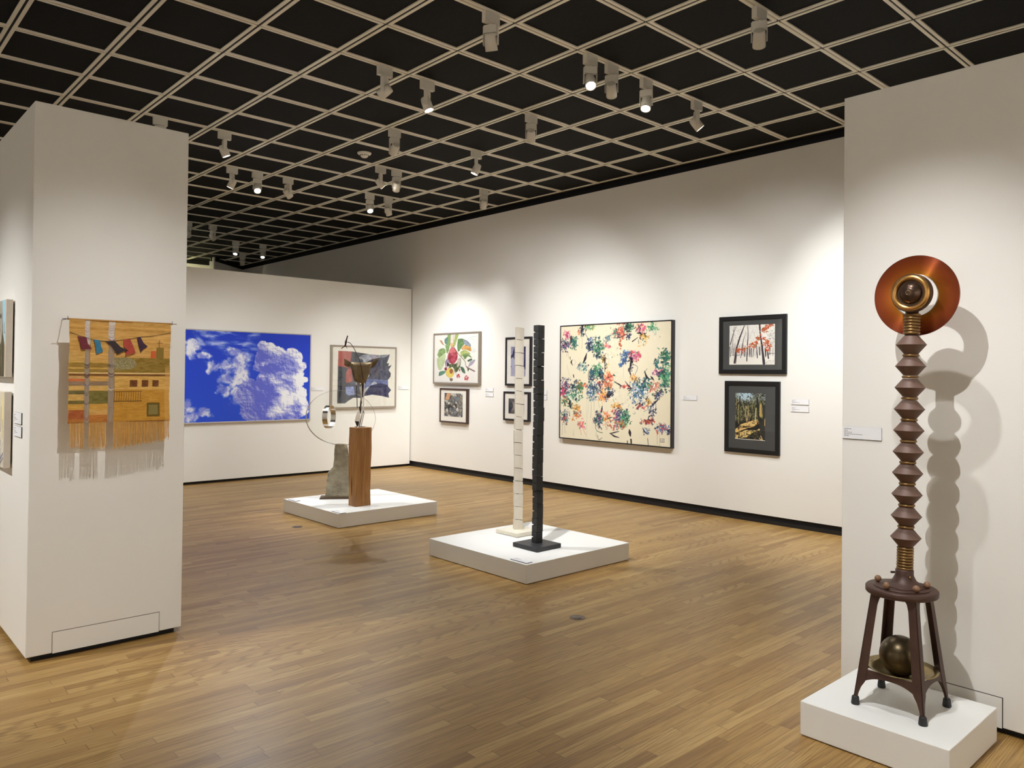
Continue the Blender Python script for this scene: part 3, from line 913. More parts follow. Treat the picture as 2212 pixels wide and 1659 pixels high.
    st([(1015,690),(1035,750),(1065,775)], [6,20,5], 'blk'); st([(1075,745),(1105,785)], [5,18,6], 'blk'); st([(1020,775),(1005,800)], 6, 'blk'); st([(1010,710),(1040,665)], 3, 'blk', .8)
    st([(1120,600),(1135,640),(1155,665)], [5,22,6], 'teal')
    for (x, y) in [(1175,500),(1205,478),(1235,485),(1258,500),(1150,540),(1128,575),(1112,580)]: st([(x, y-10), (x-2, y+14)], 6, 'dgr')
    for k in range(6): st([(1048+k*15, 215+k*2), (1058+k*16, 270-k*3)], 5.5, 'grn', .85); 
    st([(705,805),(760,835),(780,850)], [5,12,7], 'blk'); st([(770,845),(768,875)], 7, 'blk'); st([(820,800),(850,840),(880,870)], [4,10,8], 'blk'); st([(845,878),(885,872)], 8, 'blk')
    st([(700,915),(655,955),(630,975)], [6,20,8], 'blk'); st([(205,1005),(212,1075)], [6,18,5], 'blk'); st([(580,1060),(572,1130)], [5,16,7], 'blk')
    st([(640,1195),(690,1180)], [8,9,4], 'blk'); st([(665,1355),(760,1330)], [6,10,5], 'blk'); st([(668,1350),(710,1380),(762,1395)], [6,14,5], 'blk')
    st([(868,1310),(878,1375)], [8,28,14], 'blk'); st([(885,1415),(888,1450)], 15, 'blk'); st([(848,1430),(850,1455)], 8, 'blk')
    st([(505,1270),(520,1320),(555,1340),(585,1345)], 5, 'dgr'); st([(530,1370),(545,1420),(580,1400)], 4, 'blk', .8)
    st([(475,1200),(500,1250),(520,1275)], 4.5, 'navy')
    st([(1150,990),(1120,1020),(1085,1060)], [6,16,8], 'blk', .85); st([(1060,1095),(1120,1120),(1125,1010)], 4, 'navy'); st([(1010,1120),(1080,1080)], 5, 'gry')
    st([(1000,1290),(1020,1330),(1055,1360)], [5,14,5], 'navy'); st([(1050,1400),(1058,1470)], 5, 'navy')
    t_ = [(1078+22*math.cos(a), 1188+26*math.sin(a)) for a in np.linspace(0, 6.3, 16)]; st(t_, 7, 'blk', .9, False)
    t_ = [(1250+10*math.cos(a), 1330+24*math.sin(a)) for a in np.linspace(0, 6.3, 14)]; st(t_, 5, 'navy', .9, False)
    for (r0) in (30, 22):
        st([(340-r0,1230),(355,1250),(380,1225),(360,1290),(400,1370)], 3.2, 'cor', .8, False)
    st([(315,1240),(340,1330),(350,1370)], 3, 'red', .7); st([(255,1320),(262,1380),(250,1350)], 2.6, 'gry', .7)
    for k in range(8): 
        t_ = [(432-8*math.sin(k*.4)+7*math.cos(a), 690+k*13+6*math.sin(a)) for a in np.linspace(0, 6.3, 9)]; st(t_, 2.5, 'blk', .8, False)
    # small boxed signature, two letters
    st([(1172,1402),(1210,1403),(1210,1440),(1172,1438),(1172,1402)], 2.6, 'navy', .9, False)
    st([(1181,1411),(1181,1430),(1190,1431)], 2.4, 'navy', .9, False); st([(1195,1410),(1195,1432)], 2.4, 'navy', .9, False); st([(1204,1411),(1196,1421),(1205,1432)], 2.4, 'navy', .9, False)
    return np.clip(im, 0, 1)

def art_snow():
    w, h = 280, 240
    im = canvas(w, h, (244, 240, 230))
    U = lambda x: (x-378)/(1492-378)*w
    V = lambda y, x=900: (y-(378-(x-378)*.043))/(1290-(378-(x-378)*.043))*h
    rs = np.random.RandomState(3)
    DK = (62, 50, 58)
    for k in range(420):
        x = rs.rand()*w; y = rs.rand()*h*.66; a = rs.choice([-.5, .5, 1.3, -1.3, 1.57])+rs.randn()*.4; L = 4+rs.rand()*16
        stroke(im, [(x, y), (x+L*math.cos(a)*.7, y+L*math.sin(a)*.5+rs.randn()*2), (x+L*math.cos(a), y+L*math.sin(a))], .55+.5*rs.rand(), (110, 98, 92), .45)
    for k in range(90):
        x = w*(.02+.96*rs.rand()); y0 = h*(.45+.15*rs.rand()); y1 = h*(.74+.06*rs.rand())
        stroke(im, [(x, y0), (x+rs.randn()*2, y1)], .6+1.3*rs.rand(), (84, 74, 76), .75)
    blend(im, sstep(np.linspace(0, 1, h)[:, None]*np.ones((1, w))+.04*(fbm(w, h, 6, 3, 5)-.5), .80, .82), (244, 238, 226))
    def tr(L, wd, c=DK): stroke(im, [(U(x), V(y)) for x, y in L], wd, c, .96)
    tr([(750,370),(640,640),(560,900),(510,1240)], [4.5, 9, 10, 12]); tr([(545,370),(470,560),(400,800)], [2.5, 4, 6]); tr([(500,380),(475,500)], [2, 3])
    tr([(832,370),(848,560),(830,800),(818,1200)], [3, 4, 6, 6]); tr([(1125,350),(1140,560),(1180,820),(1235,1260)], [11, 8, 10, 16], (58, 54, 60))
    tr([(560,1060),(545,1260)], [3, 3]); tr([(790,540),(730,700),(665,1120)], [1.5, 3, 4]); tr([(1050,800),(1075,1130)], [3, 5]); tr([(880,880),(885,1100)], 3.5)
    tr([(930,900),(925,1110)], 4); tr([(1260,900),(1275,1100)], 6); tr([(1310,930),(1340,1140)], [5, 8]); tr([(980,920),(965,1110)], 3); tr([(770,880),(768,1090)], 3.5); tr([(480,560),(430,1020)], [1.5, 3]); tr([(390,860),(400,1100)], 3.5); tr([(1120,880),(1130,1060)], 5)
    tr([(400,1060),(640,1060)], 2.5, (90, 80, 84)); tr([(1350,1030),(1480,1030)], 3, (96, 88, 88))
    for k in range(120):
        x = U(1330+150*rs.rand()); y = V(500+350*rs.rand())
        stroke(im, [(x, y), (x+rs.randn()*3, y+rs.randn()*3)], 1.4, (96, 90, 84), .6)
    for k in range(60):
        x = U(1250+230*rs.rand()); y = V(1180+90*rs.rand()); stroke(im, [(x, y), (x+2, y+1)], 1.2, (130, 122, 116), .7)
    R = (196, 92, 54)
    for (cx, cy, r, n_) in [(600,940,50,26),(730,930,55,24),(840,870,40,12),(920,820,50,22),(980,850,48,22),(1040,770,50,20),(1085,670,50,22),(1150,580,28,8),(1220,680,45,16),(1235,470,60,30),(1310,410,60,30),(1390,370,60,34),(1280,790,50,24),(1330,740,40,16),(1340,860,60,26),(1320,930,50,16)]:
        for k in range(n_):
            x = cx+rs.randn()*r*.55; y = cy+rs.randn()*r*.5; a = rs.rand()*3.1
            c = tuple(np.clip(np.array(R)+rs.randn(3)*16, 0, 255)) if rs.rand() > .14 else (240, 232, 220)
            stroke(im, [(U(x), V(y)), (U(x+11*math.cos(a)), V(y+11*math.sin(a))), (U(x+22*math.cos(a)), V(y+22*math.sin(a)))], [1.5, 7.5, 1.5], c, .95)
    for L in [[(880,760),(960,660),(1040,630),(1130,640)], [(1010,520),(1080,480),(1180,540)], [(570,850),(640,820),(700,850)], [(1180,720),(1250,880),(1330,930)], [(780,860),(840,830),(900,770)]]:
        stroke(im, [(U(x), V(y)) for x, y in spline(L, 5)], 2.2, (244, 236, 224), .9)
    return np.clip(im, 0, 1)

def art_forest():
    w, h = 220, 312
    im = canvas(w, h, (34, 34, 30))
    U = lambda x: (x-292)/(985-292)*w
    V = lambda y, x=600: (y-300)/(1345-300)*h
    rs = np.random.RandomState(9)
    n = fbm(w, h, 26, 34, 4, 4, .75); n2 = fbm(w, h, 5, 7, 44, 4, .6)
    g = np.linspace(0, 1, h)[:, None]*np.ones((1, w))
    fol = sstep(n+.25*(n2-.5), .5, .6)*(1-sstep(g, .55, .68))
    blend(im, fol, (132, 134, 92), .9)
    skym = emask(im, U(520), V(350), 62, 38, .5)
    blend(im, skym*sstep(n, .38, .46), (186, 212, 222))
    tops = sstep(fbm(w, h, 40, 50, 66, 3, .8), .56, .64)*(1-sstep(g, .12, .3))
    blend(im, tops, (190, 200, 204), .8)
    for k in range(240):
        x = rs.rand()*w*.86; y = h*(.1+.45*rs.rand()); L = 8+rs.rand()*26
        c = [(206,190,120),(160,160,104),(226,206,140),(44,42,34),(30,30,28),(90,96,66)][rs.randint(6)]
        stroke(im, [(x, y), (x+rs.randn()*1.5, y+L)], .8+1.1*rs.rand(), c, .8)
    def tr(L, wd, c): stroke(im, [(U(x), V(y)) for x, y in L], wd, c, .96)
    tr([(400,380),(385,700),(385,1120)], [9, 7, 8], (40, 38, 34)); tr([(372,560),(372,1000)], 3, (206, 190, 130)); tr([(330,500),(325,1050)], 4, (46, 44, 36))
    tr([(545,600),(525,780),(560,900),(585,1040)], [4, 5, 5, 3], (214, 168, 128)); tr([(605,640),(590,820),(575,900)], [3, 4, 4], (210, 180, 130)); tr([(768,630),(765,780),(755,930)], [4, 5, 4], (236, 212, 140))
    tr([(800,400),(815,640),(840,820),(870,1000)], [12, 12, 12, 18], (44, 44, 42)); tr([(935,560),(940,760)], 4, (230, 206, 130)); tr([(880,560),(890,780)], [16, 24], (196, 168, 96)); tr([(905,600),(915,780)], 3, (60, 52, 40))
    gr = pmask(im, [(0,V(1130)),(U(420),V(1010)),(U(620),V(930)),(U(800),V(880)),(U(860),V(940)),(U(830),V(1000)),(U(600),V(1100)),(0,V(1300))])
    blend(im, gr, (226, 190, 118)); blend(im, gr*sstep(fbm(w, h, 8, 30, 5, 4, .7), .56, .62), (66, 48, 34))
    tr([(300,1220),(500,1130),(700,1060),(850,990)], [4, 9, 6, 10], (34, 28, 24)); tr([(420,1090),(560,1060),(640,990)], [3, 4, 2], (50, 38, 28))
    lw = pmask(im, [(0,V(1300)),(U(520),V(1130)),(U(760),V(1120)),(U(930),V(1050)),(U(900),V(1110)),(U(700),V(1180)),(U(560),V(1290)),(0,h)])
    blend(im, lw*sstep(n, .42, .5), (232, 200, 128))
    for k in range(70):
        x = U(560+360*rs.rand()); y = V(1120+220*rs.rand()); stroke(im, [(x, y), (x+2.5, y-1.5)], 1.8, (238, 222, 170) if rs.rand() > .4 else (200, 170, 100), .85)
    dk = pmask(im, [(U(930),V(560)),(w,V(540)),(w,h),(U(930),h),(U(870),V(1180)),(U(860),V(960)),(U(930),V(860))])
    blend(im, dk, (52, 52, 50))
    tr([(975,860),(980,1000)], [4, 9], (222, 184, 110)); tr([(860,1300),(925,1330)], 6, (230, 196, 120)); tr([(885,1240),(925,1320)], 6, (220, 190, 130))
    blend(im, sstep(g, .985, .99), (240, 230, 214))
    return np.clip(im, 0, 1)

def art_portrait(kind):
    w, h = 150, 105
    if kind == 0:
        w, h = 150, 120
        im = canvas(w, h, (160, 206, 222))
        im += (fbm(w, h, 6, 6, 3)[..., None]-.5)*.08
        blend(im, pmask(im, [(0,h*.1),(w*.5,0),(w*.80,0),(w*.84,h*.18),(w*.88,h*.45),(w*.97,h*.6),(w*.97,h),(0,h)]), (112, 102, 86))
        n = fbm(w, h, 30, 3, 8, 4, .7)[..., None]
        blend(im, pmask(im, [(w*.3,h*.5),(w*.86,h*.4),(w*.97,h*.6),(w*.97,h),(w*.2,h)]), np.clip(srgb((92, 84, 58))+(n-.5)*.5, 0, 1))
        blend(im, pmask(im, spline([(w*.66,0),(w*.80,0),(w*.84,h*.3),(w*.80,h*.52),(w*.66,h*.6)], 5)), (176, 166, 150))
        blend(im, emask(im, w*.74, h*.2, 5, 4), (30, 26, 24)); blend(im, emask(im, w*.35, h*.3, w*.2, h*.28), (150, 120, 96))
        for k in range(40):
            a = np.random.RandomState(k).rand(4)
            stroke(im, [(w*(.6+.3*a[0]), h*a[1]), (w*(.6+.3*a[2]), h*(a[1]+.2))], 1, (60, 56, 46), .6)
        stroke(im, [(w*.93,h*.3),(w*.94,h*.42),(w*.99,h*.44)], 2, (40, 40, 40)); blend(im, sstep(np.linspace(0, 1, w)[None, :]*np.ones((h, 1)), .965, .985), (222, 196, 168))
        return np.clip(im, 0, 1)
    im = canvas(w, h, (226, 216, 196))
    im += (fbm(w, h, 5, 5, 31)[..., None]-.5)*.12
    blend(im, emask(im, w*.93, h*.3, 14, 30, .7), (236, 216, 160)); rs = np.random.RandomState(5)
    for k in range(26):
        x = w*(.6+.4*rs.rand()); y = h*(.35+.5*rs.rand()); c = [(70, 70, 110), (110, 120, 150), (40, 44, 60), (160, 160, 180)][rs.randint(4)]
        stroke(im, [(x, y), (x+rs.randn()*4, y+8+10*rs.rand())], 1.2, c, .75)
    stroke(im, [(w*.7,h),(w*.98,h*.8)], 2, (60, 76, 130)); stroke(im, [(w*.76,h),(w*.99,h*.86)], 1.5, (44, 50, 70)); stroke(im, [(w*.86,h*.2),(w*.84,h*.52)], 2.4, (86, 76, 130))
    blend(im, emask(im, w*.4, h*.7, 30, 20, .5), (120, 140, 170))
    return np.clip(im, 0, 1)

# ---------- frames
GLZ = glass_mat('picture glazing', 1.5, 0.01)
RZ = -math.pi/2
def ring(mb, w, h, fw, y0, y1, cx=0, cz=0):
    """mitred rectangular frame, outer w x h, face width fw, from y0 (front) to y1 (back)"""
    a, b = w/2, h/2
    o = [(-a,-b),(a,-b),(a,b),(-a,b)]; i = [(-a+fw,-b+fw),(a-fw,-b+fw),(a-fw,b-fw),(-a+fw,b-fw)]
    k = len(mb.v)
    for (L, y) in ((o,y0),(i,y0),(o,y1),(i,y1)):
        mb.v += [(p[0]+cx, y, p[1]+cz) for p in L]
    for n in range(4):
        m_ = (n+1) % 4
        mb.f += [(k+n,k+m_,k+4+m_,k+4+n),(k+8+m_,k+8+n,k+12+n,k+12+m_),(k+n,k+8+n,k+8+m_,k+m_),(k+4+n,k+4+m_,k+12+m_,k+12+n)]
        mb.smooth += [False]*4
    return mb
def wall_pos(side, a, z, off=0.0):
    """a: world coordinate along the wall of the picture's centre"""
    if side == 'right': return (WALLX-off, a, z), RZ
    if side == 'mid': return (a, 3.930-off, z), 0
    if side == 'near_left_side': return (0.435-off, a, z), RZ
    if side == 'near_left': return (a, -1.750-off, z), 0
    if side == 'near_right': return (3.270-off, a, z), RZ
def framed(name, label, side, a, z, w, h, depth, fw, fmat, matc, im, iw, ih, icx=0, icz=0, glazed=True, prough=.5, part='print'):
    loc, rz = wall_pos(side, a, z)
    t = thing(name, label, 'picture' if part == 'print' else 'painting', loc, rz)
    ring(MB(), w, h, fw, -depth, -.0005).build('frame', fmat, t, bevel=.0015)
    if matc:
        MB().box(-w/2+fw*.8, w/2-fw*.8, -depth+.010, -.002, -h/2+fw*.8, h/2-fw*.8).build('mat_board', matc, t)
        yp = -depth+.0092
    else:
        MB().box(-w/2+fw*.8, w/2-fw*.8, -depth+.006, -.002, -h/2+fw*.8, h/2-fw*.8).build('backing', matc or CARD, t)
        yp = -depth+.0052
    picture(part, im, iw, ih, yp, t, paint_material(prough, 0, 'printed paper' if part == 'print' else 'painted canvas'), icx, icz)
    if glazed:
        MB().box(-w/2+fw*.9, w/2-fw*.9, -depth+.0035, -depth+.0050, -h/2+fw*.9, h/2-fw*.9).build('glazing', GLZ, t)
    return t

SILVER = mat('pale silver frame', (198, 192, 188), 0.35, 0.3)
TAUPE = mat('taupe wood frame', (150, 137, 122), 0.5, var=.06, vscale=20, stretch=(1, 1, 8))
TAUPED = mat('grey brown wood frame', (132, 120, 106), 0.5, var=.06, vscale=20)
WALNUT = mat('dark walnut frame', (66, 44, 34), 0.45, var=.1, vscale=20, stretch=(1, 1, 6))
BLKF = mat('black wood frame', (22, 16, 18), 0.4)
BLKF2 = mat('matt black frame', (14, 13, 13), 0.5)
MATW = mat('white mat board', (236, 230, 218), 0.8)
MATG = mat('charcoal mat board', (72, 72, 70), 0.8)

framed('cloud_print', 'large wide print of white clouds on vivid blue sky in a thin silver frame', 'mid', 4.045, 1.400, 1.84, 1.222, .045, .014, SILVER, None, art_sky(), 1.81, 1.192, glazed=False, prough=.4)
framed('flag_collage', 'taupe framed collage of a torn dark grey and blue flag with a red corner', 'mid', 5.857, 1.403, 1.14, .94, .045, .026, TAUPE, None, art_flag(), 1.09, .89)
framed('botanical_watercolour', 'framed watercolour of tropical leaves round a deep red fruit', 'right', 2.760, 1.697, 1.09, .765, .045, .026, TAUPED, None, art_botanical(), 1.04, .715, part='painting')
framed('stone_photograph', 'small square photograph of grey pebbles in a dark walnut frame with white mat', 'right', 2.805, .996, .655, .512, .045, .024, WALNUT, MATW, art_stones(), .435, .345, icx=0, icz=.012)
framed('figure_photograph', 'tall black framed violet grey photograph, upper of the pair behind the slim totems', 'right', 1.422, 1.645, .505, .66, .035, .028, BLKF, MATW, art_bw(1, 96, 150), .29, .40, icz=.0)
framed('leaf_photograph', 'small black framed brown grey photograph, lower of the pair behind the slim totems', 'right', 1.440, 1.038, .505, .395, .045, .026, BLKF, MATW, art_bw(2, 110, 80), .31, .205)
framed('abstract_painting', 'large square cream painting covered with colourful scribbled floral clusters', 'right', -.246, 1.381, 1.715, 1.425, .060, .013, BLKF, None, art_abstract(), 1.690, 1.400, glazed=False, prough=.6, part='painting')
framed('snow_photograph', 'black framed snowy wood photograph with orange leaves on a charcoal mat', 'right', -2.055, 1.797, .755, .595, .028, .044, BLKF2, MATG, art_snow(), .510, .405, icx=-.002, icz=.000, prough=.35)
framed('forest_photograph', 'black framed photograph of a sunlit gold forest floor, below the snowy one', 'right', -2.058, 1.058, .615, .735, .028, .044, BLKF2, MATG, art_forest(), .335, .475, icx=-.017, icz=.008, prough=.35)

# unframed stretched canvases on the side of the left partition
def canvas_work(name, label, z, w, h, im, a):
    loc, rz = wall_pos('near_left_side', a, z)
    t = thing(name, label, 'painting', loc, rz)
    MB().box(-w/2, w/2, -.042, -.008, -h/2, h/2).build('stretched_canvas', mat('raw canvas edge', (222, 212, 198), .8, var=.04, vscale=30), t, bevel=.003)
    MB().box(-w/2+.02, w/2-.02, -.008, 0, -h/2+.02, h/2-.02).build('stretcher', mat('stretcher shadow wood', (60, 48, 38), .8), t)
    picture('painting', im, w-.006, h-.006, -.0425, t, paint_material(.6, 0, 'painted canvas'))
    return t
canvas_work('portrait_canvas', 'unframed portrait canvas in an olive coat on pale blue, cut by the left edge', 1.631, .52, .417, art_portrait(0), -1.385+.30)
canvas_work('harbour_canvas', 'unframed pale sketchy canvas with a purple spire, below the portrait canvas', 1.140, .52, .408, art_portrait(1), -1.385+.30)

# ---------- wall labels and plinth labels
def label_card(label, side, a, z, w, h, lines, depth=.006, grp=None):
    loc, rz = wall_pos(side, a, z)
    t = thing('wall_label', label, 'label', loc, rz, grp)
    MB().box(-w/2, w/2, -depth+.0012, 0, -h/2, h/2).build('backing', CARDK, t)
    MB().box(-w/2, w/2, -depth, -depth+.0012, -h/2+.002, h/2).build('card', CARD, t)
    x0 = -w/2+w*.05; tx = MB(); z0 = h*.30; rs = random.Random(len(label)*7+int(a*100))
    for i, L in enumerate(lines):
        x = x0; zc = z0-i*h*.135; th = h*.045
        end = x0+L*w
        while x < end:
            l = min(rs.uniform(.004, .012)*w/.16, end-x)
            if l > .001: tx.box(x, x+l, -depth-.0003, -depth, zc-th/2, zc+th/2)
            x += l+.0022
    tx.build('text', INK, t)
    return t
LL = [.22, .10, .24, .44, .12]
label_card('large white wall label left of the brown totem', 'near_right', -4.642, 1.208, .181, .060, [.19, .09, .21, .47, .12])
label_card('small white label between the abstract painting and the snowy photograph', 'right', -1.305, 1.233, .176, .052, LL)
label_card('upper of the two labels right of the forest photograph', 'right', -2.568, 1.230, .181, .055, LL)
label_card('lower of the two labels right of the forest photograph', 'right', -2.568, 1.160, .181, .055, LL)
label_card('upper of the two labels right of the botanical watercolour', 'right', 2.033, 1.250, .170, .054, LL)
label_card('lower of the two labels right of the botanical watercolour', 'right', 2.033, 1.179, .170, .054, LL)
label_card('upper of the two labels half hidden by the black totem', 'right', .975, 1.234, .170, .058, LL)
label_card('lower of the two labels half hidden by the black totem', 'right', .975, 1.166, .170, .058, LL)
label_card('white label between the cloud print and the flag collage', 'mid', 5.094, 1.228, .180, .052, LL)
label_card('white label between the flag collage and the room corner', 'mid', 6.586, 1.241, .178, .058, LL)
label_card('upper of the two labels beside the canvases on the left partition', 'near_left_side', -1.492, 1.209, .185, .060, LL)
label_card('lower of the two labels beside the canvases on the left partition', 'near_left_side', -1.497, 1.140, .185, .056, LL)

# ---------- ochre woven wall hanging
def tapestry():
    t = thing('woven_wall_hanging', 'ochre woven wall hanging with red and blue pennants and long fringe', 'wall hanging', (.8225, -1.750, 0), 0)
    Wd, ztop, zw = .488, 1.717, 1.196      # woven part
    off = .118
    w, h = 300, 318
    im = canvas(w, h, (208, 158, 84))
    U = lambda x: (x-562)/(1386-562)*w
    V = lambda y: (y-272)/(1098-272)*h
    row = np.random.RandomState(2).rand(h, 1)
    streak = fbm(w, h, 10, 90, 12, 3, .7)[..., None]
    im += (row[..., None]-.5)*.10 + (streak-.5)*.18
    def band(y0, y1, c, x0=562, x1=1386, a=.9, v=.2, sd=3):
        m_ = pmask(im, [(U(x0),V(y0)),(U(x1),V(y0)),(U(x1),V(y1)),(U(x0),V(y1))])
        nn = fbm(w, h, 20, 80, sd+int(y0), 3, .7)[..., None]
        blend(im, m_, np.clip(srgb(c)+(nn-.5)*v, 0, 1), a)
    band(272, 300, (196, 148, 76)); band(330,345,(188,138,66)); band(520,600,(206,164,92),562,700,.6)
    band(600, 690, (150, 118, 50), 562, 870, .85); band(600,612,(214,170,88),562,870); band(650,662,(212,168,84),562,870)
    band(566, 690, (140, 112, 44), 910, 1386, .92); band(690,698,(236,206,146)); band(700,718,(118, 76, 34)); band(718,742,(196,152,92),562,700)
    m_ = pmask(im, spline([(U(915),V(570)),(U(1030),V(565)),(U(1100),V(610)),(U(1050),V(660)),(U(915),V(660))], 4)); blend(im, m_, (150, 138, 100), .85)
    rs = np.random.RandomState(6)
    for k in range(90):
        x, y = U(915+170*rs.rand()), V(570+85*rs.rand()); stroke(im, [(x, y), (x+1.5, y)], 1.2, (214, 206, 180) if k % 2 else (80, 70, 40), .7)
    band(718, 825, (214, 166, 84), 910, 1340); band(742,762,(206,104,58),562,690); band(762,796,(140,118,100),562,870,.85); band(798,832,(222,178,100),562,870)
    band(835, 866, (104, 96, 56), 562, 690); band(838, 942, (112, 104, 48), 716, 870, .9); band(868,915,(214,170,92),562,690); band(915,942,(110,98,50),562,690)
    band(830, 1098, (196, 140, 48), 910, 1386, .9, .16); band(944, 990, (206, 152, 62), 562, 870, .8); band(990, 1060, (166, 84, 44), 562, 700, .9); band(1030, 1098, (186, 112, 46), 720, 870, .85); band(1060,1098,(178,106,46),562,700,.8)
    band(1086, 1098, (150, 96, 40))
    def sq(x0, x1, y0, y1, c, inner=None):
        blend(im, pmask(im, [(U(x0),V(y0)),(U(x1),V(y0)),(U(x1),V(y1)),(U(x0),V(y1))]), c)
        for k in range(30):
            x, y = U(x0+(x1-x0)*rs.rand()), V(y0+(y1-y0)*rs.rand()); stroke(im, [(x, y), (x+2, y)], 1, (150, 110, 60), .6)
        if inner: blend(im, pmask(im, [(U(x0+16),V(y0+16)),(U(x1-16),V(y0+16)),(U(x1-16),V(y1-16)),(U(x0+16),V(y1-16))]), inner, .85)
    sq(1040,1103,750,806,(108,60,28)); sq(1142,1197,750,806,(108,60,28)); sq(1232,1284,750,804,(108,60,28)); sq(1188,1298,940,1056,(108,84,26),(142,128,72))
    blend(im, pmask(im, [(U(1262),V(475)),(U(1328),V(475)),(U(1328),V(570)),(U(1262),V(570))]), (138, 112, 48)); blend(im, pmask(im, [(U(1217),V(505)),(U(1262),V(505)),(U(1262),V(566)),(U(1217),V(566))]), (206, 100, 52))
    stroke(im, [(U(1287),V(415)),(U(1287),V(475))], 1.6, (96, 66, 34)); stroke(im, [(U(1268),V(440)),(U(1318),V(440))], 1.2, (96, 66, 34)); stroke(im, [(U(1272),V(428)),(U(1306),V(428))], 1.0, (110, 80, 40))
    for k in range(12):
        x = U(918+k*19.5); stroke(im, [(x, V(845)), (x, V(925))], 1.7, (118, 78, 30), .9)
    stroke(im, [(U(912),V(846)),(U(1142),V(843))], 2.4, (112, 76, 30), .9); stroke(im, [(U(912),V(926)),(U(1142),V(924))], 3, (104, 74, 30), .9)
    blend(im, pmask(im, [(U(1342),0),(w,0),(w,h),(U(1342),h)])*sstep(np.linspace(0,1,h)[:,None]*np.ones((1,w)),.4,.5), (222, 170, 96), .55)
    # two bare-warp slits: cut out, with loose weft bars left across them
    keep = np.ones((h, w), bool)
    bars = np.zeros((h, w), bool)
    xs = np.arange(w); s1 = (xs > U(681)) & (xs < U(719)); s2 = (xs > U(866)) & (xs < U(914))
    keep[:, s1] = False; keep[:, s2] = False
    yy, xx = np.mgrid[0:h, 0:w].astype(float)
    sag = lambda x0, x1: 5*np.sin(np.pi*np.clip((xx-x0)/(x1-x0), 0, 1))
    barsets = [(s1, U(681), U(719), [(300,(214,196,190)),(318,(206,190,184)),(336,(214,200,196)),(352,(196,180,176)),(372,(216,204,200)),(392,(208,196,190)),(412,(214,204,198)),(455,(206,196,190)),(620,(104,92,96)),(640,(120,104,100)),(700,(96,70,60)),(715,(90,66,58)),(785,(110,112,160)),(845,(92,100,84)),(860,(58,64,90)),(930,(64,68,96)),(1045,(150,44,40)),(1060,(150,48,44)),(1085,(110,96,90))]),
               (s2, U(866), U(914), [(300,(222,206,204)),(316,(214,200,196)),(334,(190,176,176)),(352,(206,196,196)),(388,(196,180,176)),(404,(220,208,204)),(420,(150,110,110)),(620,(90,84,84)),(632,(84,78,80)),(690,(86,66,70)),(712,(84,64,74)),(820,(200,190,184)),(955,(160,120,108)),(1080,(170,100,80))])]
    for (s_, xa, xb, L) in barsets:
        for (y, c) in L:
            b = (np.abs(yy-V(y)-sag(xa, xb)) < 2.0) & s_[None, :]
            keep |= b; im[b] = srgb(c)
    dx = (np.linspace(0, 1, w)[None, :]-.5)
    disp = np.zeros((h, w, 3))
    disp[..., 1] = (fbm(w, h, 4, 5, 9, 3)-.5)*.012
    disp[..., 0] = (fbm(w, h, 2, 9, 19, 3)-.5)*.008
    cl = picture('woven_cloth', im, Wd, ztop-zw, -off, t, paint_material(.9, 0, 'woven wool', .5), 0, (ztop+zw)/2, keep, disp)
    so = cl.modifiers.new('thickness', 'SOLIDIFY'); so.thickness = .0025; so.offset = 0
    # bare warp threads crossing the slits
    wt = MB()
    X = lambda px: -Wd/2+(px-562)/824*Wd
    for (xa, xb) in ((681, 719), (866, 914)):
        n_ = 7 if xb-xa < 45 else 9
        for k in range(n_):
            x = X(xa+(k+.5)*(xb-xa)/n_)
            wt.tube([(x, -off-.001, ztop), (x+.001, -off, 1.45), (x, -off-.001, zw)], .0008, 4)
    wt.build('warp_thread', mat('pale warp yarn', (196, 178, 160), .9), t)
    # fringe: loose warp ends below each woven panel
    rs = random.Random(3)
    for (xa, xb, z1, nm) in ((575, 688, 1.075, 0), (722, 858, 1.070, 1), (915, 1345, 1.085, 2), (1345, 1386, 1.105, 3)):
        fm = MB(); n_ = max(8, int((xb-xa)/4.4))
        for k in range(n_):
            x = X(xa+(k+.5)*(xb-xa)/n_); ze = z1+rs.uniform(-.012, .008); j = rs.uniform(-.003, .003)
            if nm == 2: ze += -.02+.03*(k/n_)
            fm.tube([(x, -off+rs.uniform(-.002,.002), zw+.004), (x+j*.4, -off-.002, (zw+ze)/2), (x+j, -off+rs.uniform(-.004,.004), ze)], .00125, 4)
        tag(fm.build('fringe', mat('ochre yarn fringe', (210, 156, 76) if nm < 3 else (224, 176, 110), .9, var=.12, vscale=60), t), None, None, None, 'stuff')
    # rod, pins to the wall
    BR = mat('ochre yarn wrapped rod', (176, 128, 64), .8); IR = mat('dark iron pin', (60, 54, 56), .5)
    MB().tube([(-Wd/2-.006, -off, ztop+.002), (Wd/2+.006, -off, ztop+.002)], .0045, 10).build('rod', BR, t)
    for x in (-Wd/2-.008, Wd/2+.008):
        p = MB(); s_ = -1 if x < 0 else 1
        p.tube([(x-s_*.004, -off, ztop+.002), (x+s_*.024, -off, ztop+.002)], .0016, 6)
        p.tube([(x, -off, ztop+.016), (x, -off, ztop-.004)], .0014, 6)
        p.tube([(x, -off-.002, ztop+.002), (x, -.0005, ztop+.002)], .0016, 6)
        p.build('hanging_pin', IR, t)
    # string of pennants
    st = MB()
    pts = spline([(562,372),(640,398),(740,425),(840,436),(930,428),(1040,408),(1130,390),(1240,374),(1386,345)], 6)
    st.tube([(X(p[0]), -off-.006, ztop-(p[1]-272)/826*(ztop-zw)) for p in pts], .0011, 6)
    so_ = st.build('cord', mat('dark cord', (54, 40, 34), .8), t)
    Z = lambda y: ztop-(y-272)/826*(ztop-zw)
